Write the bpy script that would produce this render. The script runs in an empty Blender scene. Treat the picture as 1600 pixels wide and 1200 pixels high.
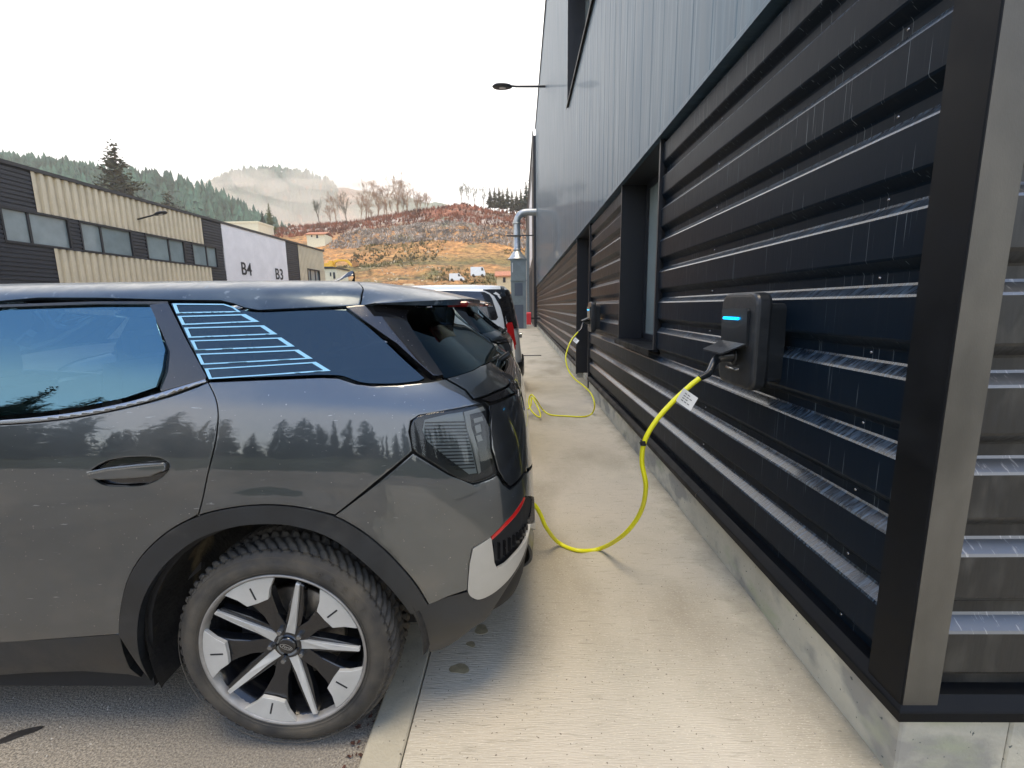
import bpy, math, random
import numpy as np
from mathutils import Vector, Matrix
from mathutils.bvhtree import BVHTree
from mathutils.geometry import delaunay_2d_cdt
R = math.radians
random.seed(7)
RNG = np.random.default_rng(7)
sc = bpy.context.scene
COL = sc.collection

# ------------------------------------------------------------------ camera
CAMH = 1.53
MW = Matrix(((1.0, -0.0109, -0.0198), (0.0177, -0.1663, 0.9859), (-0.0141, -0.9860, -0.1661)))
cd = bpy.data.cameras.new('camera')
cd.sensor_width = 36; cd.lens = 723 / 1600 * 36; cd.clip_start = 0.02; cd.clip_end = 5000
cam = bpy.data.objects.new('camera', cd); COL.objects.link(cam)
cx = MW @ Vector((1, 0, 0)); cy = MW @ Vector((0, -1, 0)); cz = MW @ Vector((0, 0, -1))
cx.normalize(); cz.normalize(); cy = cz.cross(cx).normalized()
cam.matrix_world = Matrix(((cx.x, cy.x, cz.x, 0), (cx.y, cy.y, cz.y, 0), (cx.z, cy.z, cz.z, CAMH), (0, 0, 0, 1)))
sc.camera = cam

# ------------------------------------------------------------------ sun and sky
SUN_EL, SUN_AZ = 80.0, 180.0      # azimuth clockwise from +Y (sun behind the viewer, a little right)
sd = Vector((math.sin(R(SUN_AZ)) * math.cos(R(SUN_EL)), math.cos(R(SUN_AZ)) * math.cos(R(SUN_EL)), math.sin(R(SUN_EL))))
sl = bpy.data.lights.new('sun', 'SUN'); sl.energy = 1.25; sl.angle = R(26); sl.color = (1.0, 0.83, 0.58)
so = bpy.data.objects.new('sun', sl); COL.objects.link(so)
so.rotation_euler = sd.to_track_quat('Z', 'Y').to_euler()
so.location = (0, -20, 30)
W = bpy.data.worlds.new('World'); sc.world = W; W.use_nodes = True
nt = W.node_tree; nt.nodes.clear()
N = nt.nodes.new; L = nt.links.new
out = N('ShaderNodeOutputWorld'); sky = N('ShaderNodeTexSky'); sky.sky_type = 'NISHITA'; sky.sun_disc = False
sky.sun_elevation = R(SUN_EL); sky.sun_rotation = R(SUN_AZ); sky.altitude = 300; sky.ozone_density = 2.0; sky.air_density = 1.0; sky.dust_density = 0.1
bgs = N('ShaderNodeBackground'); bgs.inputs[1].default_value = 0.15; L(sky.outputs[0], bgs.inputs[0])
bgc = N('ShaderNodeBackground'); bgc.inputs[0].default_value = (1.0, 0.98, 0.95, 1); bgc.inputs[1].default_value = 0.78
tc = N('ShaderNodeTexCoord'); sx = N('ShaderNodeSeparateXYZ'); L(tc.outputs['Generated'], sx.inputs[0])
cn = N('ShaderNodeTexNoise'); cn.inputs['Scale'].default_value = 1.6; cn.inputs['Detail'].default_value = 5; L(tc.outputs['Generated'], cn.inputs[0])
m1 = N('ShaderNodeMath'); m1.operation = 'MULTIPLY_ADD'; L(cn.outputs[0], m1.inputs[0]); m1.inputs[1].default_value = 0.9; L(sx.outputs[1], m1.inputs[2])
mr = N('ShaderNodeMapRange'); mr.interpolation_type = 'SMOOTHSTEP'; L(m1.outputs[0], mr.inputs[0])
mr.inputs[1].default_value = 0.42; mr.inputs[2].default_value = 0.95; mr.inputs[3].default_value = 0.0; mr.inputs[4].default_value = 1.0
mxs = N('ShaderNodeMixShader'); mz = N('ShaderNodeMapRange'); mz.interpolation_type = 'SMOOTHSTEP'; L(sx.outputs[2], mz.inputs[0]); mz.inputs[1].default_value = 0.52; mz.inputs[2].default_value = 0.80; mz.inputs[3].default_value = 1.0; mz.inputs[4].default_value = 0.12
mm_ = N('ShaderNodeMath'); mm_.operation = 'MULTIPLY'; L(mr.outputs[0], mm_.inputs[0]); L(mz.outputs[0], mm_.inputs[1])
mh = N('ShaderNodeMapRange'); mh.interpolation_type = 'SMOOTHSTEP'; L(sx.outputs[2], mh.inputs[0]); mh.inputs[1].default_value = 0.34; mh.inputs[2].default_value = 0.60; mh.inputs[3].default_value = 0.68; mh.inputs[4].default_value = 0.0
mmx = N('ShaderNodeMath'); mmx.operation = 'MAXIMUM'; L(mm_.outputs[0], mmx.inputs[0]); L(mh.outputs[0], mmx.inputs[1]); L(mmx.outputs[0], mxs.inputs[0]); L(bgs.outputs[0], mxs.inputs[1]); L(bgc.outputs[0], mxs.inputs[2]); L(mxs.outputs[0], out.inputs[0])
vs = sc.view_settings
sc.cycles.volume_bounces = 1; sc.cycles.max_bounces = 10
vs.view_transform = 'Standard'; vs.look = 'None'; vs.gamma = 1.0; vs.use_curve_mapping = False; vs.exposure = 1.5

# ------------------------------------------------------------------ helpers
def link(o, parent=None):
    COL.objects.link(o)
    if parent is not None:
        o.parent = parent
    return o
def tag(o, label=None, cat=None, group=None, kind=None):
    if label: o['label'] = label
    if cat: o['category'] = cat
    if group: o['group'] = group
    if kind: o['kind'] = kind
    return o
def empty(name, loc=(0, 0, 0), parent=None, rz=0):
    o = bpy.data.objects.new(name, None); o.location = loc; o.rotation_euler = (0, 0, rz); o.empty_display_size = 0.1
    return link(o, parent)
def thing(name, label, cat, loc=(0, 0, 0), group=None, rz=0):
    return tag(empty(name, loc, None, rz), label, cat, group)
class MB:
    """collects geometry (world coordinates) and links it as one mesh object"""
    def __init__(s): s.v = []; s.f = []; s.m = []; s.cur = 0; s.sm = []
    def add(s, vs_, fs, smooth=False):
        b = len(s.v); s.v += [tuple(p) for p in vs_]
        for f in fs: s.f.append(tuple(i + b for i in f)); s.m.append(s.cur); s.sm.append(smooth)
    def box(s, x0, x1, y0, y1, z0, z1, M=None, bev=0.0):
        if bev > 0:
            vs_ = []; fs = []
            b = bev
            pts = []
            for (x, xi) in ((x0, x0 + b), (x1, x1 - b)):
                for (y, yi) in ((y0, y0 + b), (y1, y1 - b)):
                    for (z, zi) in ((z0, z0 + b), (z1, z1 - b)):
                        pts.append(((x, yi, zi), (xi, y, zi), (xi, yi, z)))
            for p in pts: vs_ += list(p)
            def id_(i, j, k, a): return ((i * 2 + j) * 2 + k) * 3 + a
            q = [(0,0),(1,0),(1,1),(0,1)]
            for i in (0, 1):
                fs.append([id_(i, a, c, 0) for a, c in q]); fs.append([id_(a, i, c, 1) for a, c in q]); fs.append([id_(a, c, i, 2) for a, c in q])
            for a in (0, 1):
                for c in (0, 1):
                    fs.append([id_(a, c, 0, 0), id_(a, c, 0, 1), id_(a, c, 1, 1), id_(a, c, 1, 0)])
                    fs.append([id_(a, 0, c, 0), id_(a, 0, c, 2), id_(a, 1, c, 2), id_(a, 1, c, 0)])
                    fs.append([id_(0, a, c, 1), id_(0, a, c, 2), id_(1, a, c, 2), id_(1, a, c, 1)])
                    for e in (0, 1): fs.append([id_(a, c, e, 0), id_(a, c, e, 1), id_(a, c, e, 2)])
            cen = Vector(((x0 + x1) / 2, (y0 + y1) / 2, (z0 + z1) / 2))
            out_ = []
            for f in fs:
                P = [Vector(vs_[i]) for i in f]; n = (P[1] - P[0]).cross(P[2] - P[0])
                out_.append(f if n.dot(sum(P, Vector()) / len(P) - cen) > 0 else f[::-1])
            fs = out_
        else:
            vs_ = [(x, y, z) for x in (x0, x1) for y in (y0, y1) for z in (z0, z1)]
            fs = [(0, 1, 3, 2), (4, 6, 7, 5), (0, 4, 5, 1), (2, 3, 7, 6), (0, 2, 6, 4), (1, 5, 7, 3)]
        if M is not None: vs_ = [M @ Vector(p) for p in vs_]
        s.add(vs_, fs)
        return s
    def prism(s, poly, d0, d1, fn, caps=True, smooth=False, closed=True):
        """poly: 2D points; fn(a,b,d) -> xyz"""
        n = len(poly); vs_ = [fn(a, b, d0) for a, b in poly] + [fn(a, b, d1) for a, b in poly]
        fs = [(i, (i + 1) % n, (i + 1) % n + n, i + n) for i in range(n if closed else n - 1)]
        s.add(vs_, fs, smooth)
        if caps and closed:
            s.add([fn(a, b, d0) for a, b in poly], [tuple(range(n))[::-1]]); s.add([fn(a, b, d1) for a, b in poly], [tuple(range(n))])
        return s
    def tube(s, pts, r, seg=10, caps=True, smooth=True):
        pts = [Vector(p) for p in pts]; n = len(pts); rs = r if isinstance(r, (list, tuple)) else [r] * n
        vs_ = []; up = None
        for i, p in enumerate(pts):
            t = (pts[min(i + 1, n - 1)] - pts[max(i - 1, 0)]).normalized()
            if up is None:
                up = t.orthogonal().normalized()
            else:
                up = (up - t * up.dot(t)).normalized()
            b = t.cross(up)
            for k in range(seg):
                a = 2 * math.pi * k / seg; vs_.append(p + (up * math.cos(a) + b * math.sin(a)) * rs[i])
        fs = [(i * seg + k, i * seg + (k + 1) % seg, (i + 1) * seg + (k + 1) % seg, (i + 1) * seg + k) for i in range(n - 1) for k in range(seg)]
        s.add(vs_, fs, smooth)
        if caps: s.add(vs_[:seg], [tuple(range(seg))[::-1]]); s.add(vs_[-seg:], [tuple(range(seg))])
        return s
    def lathe(s, prof, fn, seg=48, smooth=True, a0=0, a1=2 * math.pi):
        """prof: list of (r, d); fn(r cos, r sin, d)"""
        full = abs(a1 - a0 - 2 * math.pi) < 1e-6; m = seg if full else seg + 1
        vs_ = [fn(r * math.cos(a0 + (a1 - a0) * k / seg), r * math.sin(a0 + (a1 - a0) * k / seg), d) for r, d in prof for k in range(m)]
        fs = []
        for i in range(len(prof) - 1):
            for k in range(seg):
                k2 = (k + 1) % m
                fs.append((i * m + k, i * m + k2, (i + 1) * m + k2, (i + 1) * m + k))
        s.add(vs_, fs, smooth); return s
    def build(s, name, mats, parent=None, origin=None):
        me = bpy.data.meshes.new(name)
        off = Vector(origin) if origin is not None else (parent_world(parent) if parent is not None else Vector())
        me.from_pydata([tuple(Vector(p) - off) for p in s.v], [], s.f)
        if not isinstance(mats, (list, tuple)): mats = [mats]
        for m in mats: me.materials.append(m)
        me.polygons.foreach_set('material_index', s.m); me.polygons.foreach_set('use_smooth', s.sm); me.update()
        o = bpy.data.objects.new(name, me); link(o, parent)
        if origin is not None and parent is None: o.location = origin
        return o
def parent_world(p):
    v = Vector()
    while p is not None: v += Vector(p.location); p = p.parent
    return v
def at(px, py, X=None, Y=None, Z=None):
    d = MW @ Vector((px - 800, py - 600, 723)); o = Vector((0, 0, CAMH))
    t = X / d.x if X is not None else (Y / d.y if Y is not None else (Z - CAMH) / d.z)
    return o + d * t
def spline(pts, sub=8):
    pts = [Vector(p) for p in pts]; o = []
    for i in range(len(pts) - 1):
        p0 = pts[max(i - 1, 0)]; p1 = pts[i]; p2 = pts[i + 1]; p3 = pts[min(i + 2, len(pts) - 1)]
        for k in range(sub):
            t = k / sub
            o.append(0.5 * ((2 * p1) + (p2 - p0) * t + (2 * p0 - 5 * p1 + 4 * p2 - p3) * t * t + (3 * p1 - p0 - 3 * p2 + p3) * t ** 3))
    o.append(pts[-1]); return o

# ------------------------------------------------------------------ materials
def mat(name, col, rough=0.6, metal=0.0, coat=0.0, var=0.0, vscale=3.0, stretch=(1, 1, 1), bump=0.0, bscale=40.0, bstretch=None,
        rvar=0.0, col2=None, cut=(0.4, 0.65), detail=5, spec=0.5, coatr=0.03, emit=None):
    m = bpy.data.materials.new(name); m.use_nodes = True; t = m.node_tree; b = t.nodes['Principled BSDF']
    b.inputs['Base Color'].default_value = (*col, 1); b.inputs['Roughness'].default_value = rough; b.inputs['Metallic'].default_value = metal
    b.inputs['Coat Weight'].default_value = coat; b.inputs['Coat IOR'].default_value = 1.9 if coat >= 1 else (1.7 if coat == .9 else 1.5); b.inputs['Coat Roughness'].default_value = coatr; b.inputs['Specular IOR Level'].default_value = spec
    if emit: b.inputs['Emission Color'].default_value = (*emit[:3], 1); b.inputs['Emission Strength'].default_value = emit[3]
    n = t.nodes.new; l = t.links.new
    if var or rvar or bump or col2:
        c = n('ShaderNodeTexCoord')
        mp = n('ShaderNodeMapping'); mp.inputs['Scale'].default_value = stretch; l(c.outputs['Object'], mp.inputs[0])
        tx = n('ShaderNodeTexNoise'); tx.inputs['Scale'].default_value = vscale; tx.inputs['Detail'].default_value = detail; tx.inputs['Roughness'].default_value = 0.62; l(mp.outputs[0], tx.inputs[0])
        r = n('ShaderNodeMapRange'); r.inputs[1].default_value = cut[0]; r.inputs[2].default_value = cut[1]; l(tx.outputs[0], r.inputs[0])
        if var or col2:
            mx = n('ShaderNodeMix'); mx.data_type = 'RGBA'; l(r.outputs[0], mx.inputs[0])
            c2 = col2 if col2 else tuple(min(1, x * (1 + var)) for x in col); c1 = col if col2 else tuple(x * (1 - var) for x in col)
            mx.inputs[6].default_value = (*c1, 1); mx.inputs[7].default_value = (*c2, 1); l(mx.outputs[2], b.inputs['Base Color'])
            m['mix'] = mx.name
        if rvar:
            q = n('ShaderNodeMapRange'); l(r.outputs[0], q.inputs[0]); q.inputs[3].default_value = max(0.02, rough - rvar); q.inputs[4].default_value = min(1, rough + rvar); l(q.outputs[0], b.inputs['Roughness'])
        if bump:
            mp2 = n('ShaderNodeMapping'); mp2.inputs['Scale'].default_value = bstretch or stretch; l(c.outputs['Object'], mp2.inputs[0])
            t2 = n('ShaderNodeTexNoise'); t2.inputs['Scale'].default_value = bscale; t2.inputs['Detail'].default_value = 3; l(mp2.outputs[0], t2.inputs[0])
            bm = n('ShaderNodeBump'); bm.inputs['Strength'].default_value = bump; bm.inputs['Distance'].default_value = 0.01; l(t2.outputs[0], bm.inputs['Height']); l(bm.outputs[0], b.inputs['Normal'])
    return m
def layer(m, col, scale, stretch, cut, rough=None, detail=3, seed=0.0):
    """a second stain layer over a material's colour (and roughness)"""
    t = m.node_tree; b = t.nodes['Principled BSDF']; n = t.nodes.new; l = t.links.new
    c = n('ShaderNodeTexCoord'); mp = n('ShaderNodeMapping'); mp.inputs['Scale'].default_value = stretch; mp.inputs['Location'].default_value = (seed, seed * 1.7, seed * .3); l(c.outputs['Object'], mp.inputs[0])
    tx = n('ShaderNodeTexNoise'); tx.inputs['Scale'].default_value = scale; tx.inputs['Detail'].default_value = detail; l(mp.outputs[0], tx.inputs[0])
    r = n('ShaderNodeMapRange'); r.inputs[1].default_value = cut[0]; r.inputs[2].default_value = cut[1]; l(tx.outputs[0], r.inputs[0])
    mx = n('ShaderNodeMix'); mx.data_type = 'RGBA'; l(r.outputs[0], mx.inputs[0]); s = b.inputs['Base Color']
    if s.is_linked: l(s.links[0].from_socket, mx.inputs[6])
    else: mx.inputs[6].default_value = s.default_value
    mx.inputs[7].default_value = (*col, 1); l(mx.outputs[2], s)
    if rough is not None:
        mr_ = n('ShaderNodeMix'); mr_.data_type = 'FLOAT'; l(r.outputs[0], mr_.inputs[0]); s = b.inputs['Roughness']
        if s.is_linked: l(s.links[0].from_socket, mr_.inputs[2])
        else: mr_.inputs[2].default_value = s.default_value
        mr_.inputs[3].default_value = rough; l(mr_.outputs[0], s)
    return m
def glassmat(name, tint, refl=1.5, rough=0.0, gc=(0.95, 0.98, 1)):
    m = bpy.data.materials.new(name); m.use_nodes = True; t = m.node_tree; t.nodes.clear(); n = t.nodes.new; l = t.links.new
    o = n('ShaderNodeOutputMaterial'); g = n('ShaderNodeBsdfGlossy'); g.inputs['Roughness'].default_value = rough
    g.inputs['Color'].default_value = (*gc, 1)
    tr = n('ShaderNodeBsdfTransparent'); tr.inputs[0].default_value = (*tint, 1); fr = n('ShaderNodeFresnel'); fr.inputs[0].default_value = refl
    mx = n('ShaderNodeMixShader'); l(fr.outputs[0], mx.inputs[0]); l(tr.outputs[0], mx.inputs[1]); l(g.outputs[0], mx.inputs[2]); l(mx.outputs[0], o.inputs[0]); return m

M = {}
M['paint'] = mat('grey_metallic_paint', (0.062, 0.072, 0.079), 0.34, 0.75, 1.0, var=0.10, vscale=2.2, rvar=0.05, cut=(.3, .7))
layer(M['paint'], (0.115, 0.113, 0.105), 2.3, (1, 1, 1.6), (0.52, 0.75), 0.5, 6, 3.1)
def wavy(m, sc_=7.0, dist=.0009, st=(1, 1, 1.5)):
    t = m.node_tree; n = t.nodes.new; l = t.links.new; c = n('ShaderNodeTexCoord'); mp = n('ShaderNodeMapping'); mp.inputs['Scale'].default_value = st; l(c.outputs['Object'], mp.inputs[0])
    x = n('ShaderNodeTexNoise'); x.inputs['Scale'].default_value = sc_; x.inputs['Detail'].default_value = 2.5; x.inputs['Roughness'].default_value = .6; l(mp.outputs[0], x.inputs[0]); bm = n('ShaderNodeBump'); bm.inputs['Strength'].default_value = 1; bm.inputs['Distance'].default_value = dist; l(x.outputs[0], bm.inputs['Height']); l(bm.outputs[0], t.nodes['Principled BSDF'].inputs['Coat Normal'])
wavy(M['paint'])
# dried water spots and splashes of road dirt
layer(M['paint'], (0.24, 0.235, 0.22), 110, (1, 1, 1), (0.765, 0.785), 0.5, 1, 9.0)
layer(M['paint'], (0.24, 0.26, 0.27), 26, (.8, 1, 5.0), (0.70, 0.76), 0.5, 6, 14.0)
M['roofskytint'] = mat('dewy_roof_sky_tint', (0.04, 0.062, 0.085), 0.4, 0.5, 0.4, var=0.15, vscale=9, rvar=0.1, coatr=.12)  # base darkened and blued to stand for the sky mirrored in the roof
layer(M['roofskytint'], (0.16, 0.20, 0.24), 30, (1, 1, 1), (0.62, 0.72), 0.6, 4, 14.0)
M['paint2'] = mat('dark_blue_paint', (0.018, 0.026, 0.033), 0.3, 0.4, 1.0)
M['gloss'] = mat('gloss_black_panel', (0.010, 0.010, 0.011), 0.12, 0.0, 0.8, rvar=0.06, vscale=9)
layer(M['gloss'], (0.10, 0.10, 0.10), 130, (1, 1, 1), (0.745, 0.775), 0.5, 1, 2.0)
M['tailgate'] = mat('dark_tailgate_paint', (0.016, 0.018, 0.020), 0.3, 0.3, 1.0, var=.1, vscale=3)
wavy(M['tailgate'])
M['plastic'] = mat('dark_plastic_trim', (0.013, 0.0155, 0.018), 0.42, 0, 0.15, var=0.25, vscale=5, rvar=0.12, bump=0.05, bscale=300)
layer(M['plastic'], (0.065, 0.062, 0.055), 5, (1, 1, 1), (0.58, 0.82), 0.75, 7, 5.0)
M['black'] = mat('matt_black', (0.008, 0.008, 0.008), 0.8)
M['liner'] = mat('dirty_wheelhouse', (0.02, 0.018, 0.015), 0.85, var=0.5, vscale=9, bump=0.6, bscale=35)
layer(M['liner'], (0.17, 0.13, 0.07), 9, (1, 1, .5), (0.56, 0.72), 0.9, 8, 1.0)
M['silver'] = mat('satin_silver_trim', (0.42, 0.41, 0.37), 0.42, 0.35, 0.3, var=0.06, vscale=4, rvar=0.08)
M['chrome'] = mat('dark_satin_chrome', (0.30, 0.31, 0.32), 0.22, 0.9, 0.3)
M['glass'] = glassmat('tinted_car_glass', (0.08, 0.12, 0.15), 2.7, gc=(.42, .80, 1))
M['glassdark'] = glassmat('dark_privacy_glass', (0.012, 0.016, 0.02), 2.0, gc=(.50, .66, .74))
M['decal'] = mat('pale_blue_decal', (0.24, 0.50, 0.70), 0.35, 0, 0.2)
M['tyre'] = mat('tyre_rubber', (0.028, 0.027, 0.025), 0.72, var=0.25, vscale=14, bump=0.15, bscale=180)
layer(M['tyre'], (0.105, 0.090, 0.066), 9, (1, 1, 1), (0.36, 0.74), 0.9, 8, 4.0)
M['rimsilver'] = mat('machined_alloy', (0.52, 0.52, 0.49), 0.42, 0.3, 0.3, var=0.08, vscale=6, rvar=0.1)
M['rimedge'] = mat('rim_edge_alloy', (0.30, 0.29, 0.27), 0.5, 0.5, 0.0, var=0.15, vscale=14)
M['rimblack'] = mat('gloss_black_alloy', (0.007, 0.008, 0.010), 0.18, 0, 0.6, rvar=0.08, vscale=12)
M['lens'] = glassmat('clear_smoked_lens', (0.66, 0.68, 0.68), 1.5, 0.02)
M['lampdark'] = mat('lamp_housing', (0.045, 0.047, 0.05), 0.3, 0.3)
M['lampgrey'] = mat('lamp_reflector_grey', (0.40, 0.43, 0.42), 0.45, 0.2)
M['red'] = mat('red_reflector', (0.45, 0.012, 0.012), 0.2, 0, 0.8)
M['reddark'] = mat('smoked_red_lens', (0.16, 0.01, 0.012), 0.15, 0, 0.8)
M['seat'] = mat('seat_fabric', (0.20, 0.20, 0.19), 0.8, var=0.1)
M['disc'] = mat('brake_steel', (0.22, 0.19, 0.15), 0.45, 0.8, var=0.4, vscale=12)
M['wpaint'] = mat('white_van_paint', (0.62, 0.66, 0.68), 0.3, 0, 1.0, var=0.04)
M['wall'] = mat('black_steel_cladding', (0.0038, 0.0088, 0.0160), 0.38, 0.0, 0.0, spec=.07, rvar=0.06, vscale=26, stretch=(1, 4, 0.25), cut=(.35, .65), coatr=.16)
layer(M['wall'], (0.014, 0.018, 0.023), 30, (0.6, 3.0, 0.10), (0.60, 0.80), 0.5, 4, 2.0)
layer(M['wall'], (0.11, 0.135, 0.15), 62, (0.5, 3.2, 0.035), (0.715, 0.745), 0.3, 1, 6.0)
M['wallend'] = mat('black_steel_end', (0.022, 0.022, 0.020), 0.45, 0, 0.1, rvar=0.1, vscale=30, stretch=(3, 1, 0.3), bump=0.04, bscale=400)
layer(M['wallend'], (0.07, 0.066, 0.055), 12, (1.5, 1, 0.6), (0.5, 0.85), 0.6, 6, 2.0)
M['flash'] = mat('black_flashing', (0.0055, 0.0065, 0.008), 0.5, 0, 0.0, spec=.12, var=0.2, vscale=5, rvar=0.08, bump=0.05, bscale=350)
M['strip'] = mat('flashing_painted_sunlit', (0.125, 0.115, 0.092), 0.5, 0.2, 0.0, var=0.12, vscale=6, stretch=(1, 1, .4), rvar=.08, bump=.05, bscale=300)  # same black flashing, its sunlit look put into a lighter colour
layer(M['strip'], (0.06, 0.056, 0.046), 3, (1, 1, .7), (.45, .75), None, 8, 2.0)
M['wet'] = mat('wet_steel_sky_sheen', (0.010, 0.017, 0.026), 0.30, 0.0, .6, rvar=0.08, vscale=40, stretch=(.4, 5, .4), cut=(.35, .65), coatr=.12)
layer(M['wet'], (0.07, 0.115, 0.165), 46, (0.3, 2.4, 0.3), (0.48, 0.70), 0.45, 4, 3.0)  # bluish sky sheen put into the ledge colour, besides the wet coat
M['wetend'] = mat('damp_steel_end_lit_ledge', (0.035, 0.035, 0.032), 0.4, 0.0, 1.0, rvar=0.1, vscale=30, stretch=(4, .5, .5), coatr=.3)
layer(M['wetend'], (0.22, 0.21, 0.19), 60, (2.0, .4, 0.4), (0.62, 0.68), 0.45, 3, 3.0)  # ledge brightness put into the colour, besides the damp coat
M['upper'] = mat('blue_grey_cladding', (0.050, 0.098, 0.140), 0.50, 0.40, 0.1, var=0.10, vscale=2.2, stretch=(1, 2.5, 0.22), rvar=0.04)
layer(M['upper'], (0.075, 0.14, 0.19), 7, (1, 3.0, 0.12), (0.50, 0.85), 0.40, 3, 2.0)
M['concrete'] = mat('broom_finished_concrete', (0.455, 0.412, 0.315), 0.88, var=0.12, vscale=2.2, cut=(.3, .7), bump=0.42, bscale=60, bstretch=(0.35, 3.0, 1), detail=8)
layer(M['concrete'], (0.52, 0.46, 0.355), 1.1, (1, 1, 1), (0.42, 0.72), None, 7, 4.0)
layer(M['concrete'], (0.31, 0.275, 0.205), 18, (0.5, 3.2, 1), (0.58, 0.80), None, 6, 8.0)
layer(M['concrete'], (0.15, 0.125, 0.09), 75, (1, 1, 1), (0.72, 0.75), None, 1, 1.0)
layer(M['concrete'], (0.33, 0.29, 0.21), 0.9, (1.6, .7, 1), (0.54, 0.72), None, 9, 17.0)
layer(M['concrete'], (0.62, 0.56, 0.44), 150, (.6, 2.2, 1), (0.60, 0.72), None, 2, 23.0)
def edge_dirt(m, x0, x1, col):
    t = m.node_tree; b = t.nodes['Principled BSDF']; n = t.nodes.new; l = t.links.new; c = n('ShaderNodeTexCoord'); s_ = n('ShaderNodeSeparateXYZ'); l(c.outputs['Object'], s_.inputs[0])
    x = n('ShaderNodeTexNoise'); x.inputs['Scale'].default_value = 5; x.inputs['Detail'].default_value = 8; x.inputs['Roughness'].default_value = .7; l(c.outputs['Object'], x.inputs[0])
    a = n('ShaderNodeMath'); a.operation = 'MULTIPLY_ADD'; l(x.outputs[0], a.inputs[0]); a.inputs[1].default_value = .42 * (1 if x1 > x0 else -1); l(s_.outputs[0], a.inputs[2]); r = n('ShaderNodeMapRange'); l(a.outputs[0], r.inputs[0]); r.inputs[1].default_value = x0; r.inputs[2].default_value = x1; r.inputs[4].default_value = .75
    mx = n('ShaderNodeMix'); mx.data_type = 'RGBA'; l(r.outputs[0], mx.inputs[0]); l(b.inputs['Base Color'].links[0].from_socket, mx.inputs[6]); mx.inputs[7].default_value = (*col, 1); l(mx.outputs[2], b.inputs['Base Color'])
edge_dirt(M['concrete'], 1.22, 1.42, (.20, .185, .135))
M['kerb'] = mat('kerb_concrete', (0.43, 0.39, 0.29), 0.85, var=0.1, vscale=7, bump=0.25, bscale=90)
layer(M['kerb'], (0.24, 0.23, 0.19), 3, (1, 1, 1), (0.5, 0.75), None, 8, 2.0)
layer(M['kerb'], (0.10, 0.09, 0.075), 70, (1, 1, 1), (0.75, 0.77), None, 1, 6.0)
M['plinth'] = mat('plinth_concrete', (0.50, 0.47, 0.37), 0.85, var=0.12, vscale=2.5, bump=0.3, bscale=50)
layer(M['plinth'], (0.30, 0.29, 0.25), 3.2, (1, 1, 1.5), (0.50, 0.60), None, 6, 3.0)
layer(M['plinth'], (0.37, 0.39, 0.25), 3.0, (1, 1, 2.5), (0.56, 0.76), None, 6, 11.0)
layer(M['plinth'], (0.10, 0.11, 0.10), 48, (1, 1, 1), (0.70, 0.73), None, 2, 7.0)
M['asphalt'] = mat('asphalt', (0.27, 0.238, 0.185), 0.85, var=0.6, vscale=130, cut=(.38, .62), bump=0.5, bscale=150, detail=3)
layer(M['asphalt'], (0.52, 0.48, 0.38), 170, (1, 1, 1), (0.64, 0.70), 0.35, 1, 3.0)
layer(M['asphalt'], (0.17, 0.155, 0.13), 0.8, (1, 1, 1), (0.45, 0.75), None, 6, 6.0)
M['oil'] = mat('oil_stain', (0.31, 0.255, 0.15), 0.5, var=0.2, vscale=20)
M['oildark'] = mat('dark_wet_leaf', (0.03, 0.028, 0.026), 0.5, var=0.3, vscale=30)
M['cable'] = mat('yellow_green_cable', (0.78, 0.75, 0.008), 0.4, 0, 0.2)
M['charger'] = mat('charger_housing', (0.014, 0.017, 0.020), 0.42, 0, 0.1, var=0.2, vscale=20, rvar=0.08, bump=0.12, bscale=220)
M['chargerface'] = mat('charger_face', (0.012, 0.015, 0.018), 0.3, 0, 0.3)
M['led'] = mat('blue_led', (0.0, 0.15, 0.4), 0.3, emit=(0.0, 0.42, 1.0, 1.6))
M['tag'] = mat('white_label', (0.72, 0.72, 0.68), 0.5)
M['ink'] = mat('black_ink', (0.012, 0.012, 0.014), 0.6)
M['whiteink'] = mat('pale_print', (0.55, 0.57, 0.58), 0.5)
M['galv'] = mat('galvanised_duct', (0.40, 0.42, 0.42), 0.4, 0.7, 0, var=0.15, vscale=5, rvar=0.1)
M['bluegrey'] = mat('blue_grey_sheet', (0.16, 0.20, 0.21), 0.45, 0.1, 0, var=0.08)
M['bluedark'] = mat('slate_sheet', (0.07, 0.09, 0.12), 0.5, 0.1)
M['beige'] = mat('beige_cladding', (0.64, 0.55, 0.38), 0.5, 0, 0, var=0.06, vscale=1)
M['dkribs'] = mat('anthracite_cladding', (0.022, 0.026, 0.034), 0.5, 0, 0, var=0.1, vscale=2)
M['whitepanel'] = mat('white_door_panel', (0.82, 0.79, 0.77), 0.45, var=0.05, vscale=1)
M['winglass'] = mat('window_pane', (0.24, 0.29, 0.28), 0.06, 0, 0.6, var=0.12, vscale=.8)
M['frame'] = mat('anthracite_frame', (0.011, 0.013, 0.017), 0.45)
M['brown'] = mat('brown_trim', (0.10, 0.08, 0.065), 0.5)
M['cream'] = mat('cream_render', (0.66, 0.58, 0.36), 0.85, var=0.06)
M['cream2'] = mat('pale_render', (0.75, 0.70, 0.50), 0.85, var=0.05)
M['rooftile'] = mat('roof_tile', (0.46, 0.19, 0.10), 0.85, var=0.25, vscale=4)
M['yellow'] = mat('machine_yellow', (0.75, 0.42, 0.015), 0.45, var=0.1)
M['bark'] = mat('bark', (0.16, 0.12, 0.085), 0.95, var=0.3, vscale=1.5)
M['barkpale'] = mat('pale_bark', (0.46, 0.30, 0.19), 0.95, var=0.35, vscale=0.6)
M['twig'] = mat('bare_twigs', (0.40, 0.25, 0.15), 0.95, var=0.4, vscale=0.5)
M['twiggrey'] = mat('grey_green_twigs', (0.14, 0.145, 0.09), 0.95, var=0.4, vscale=0.4)
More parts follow.
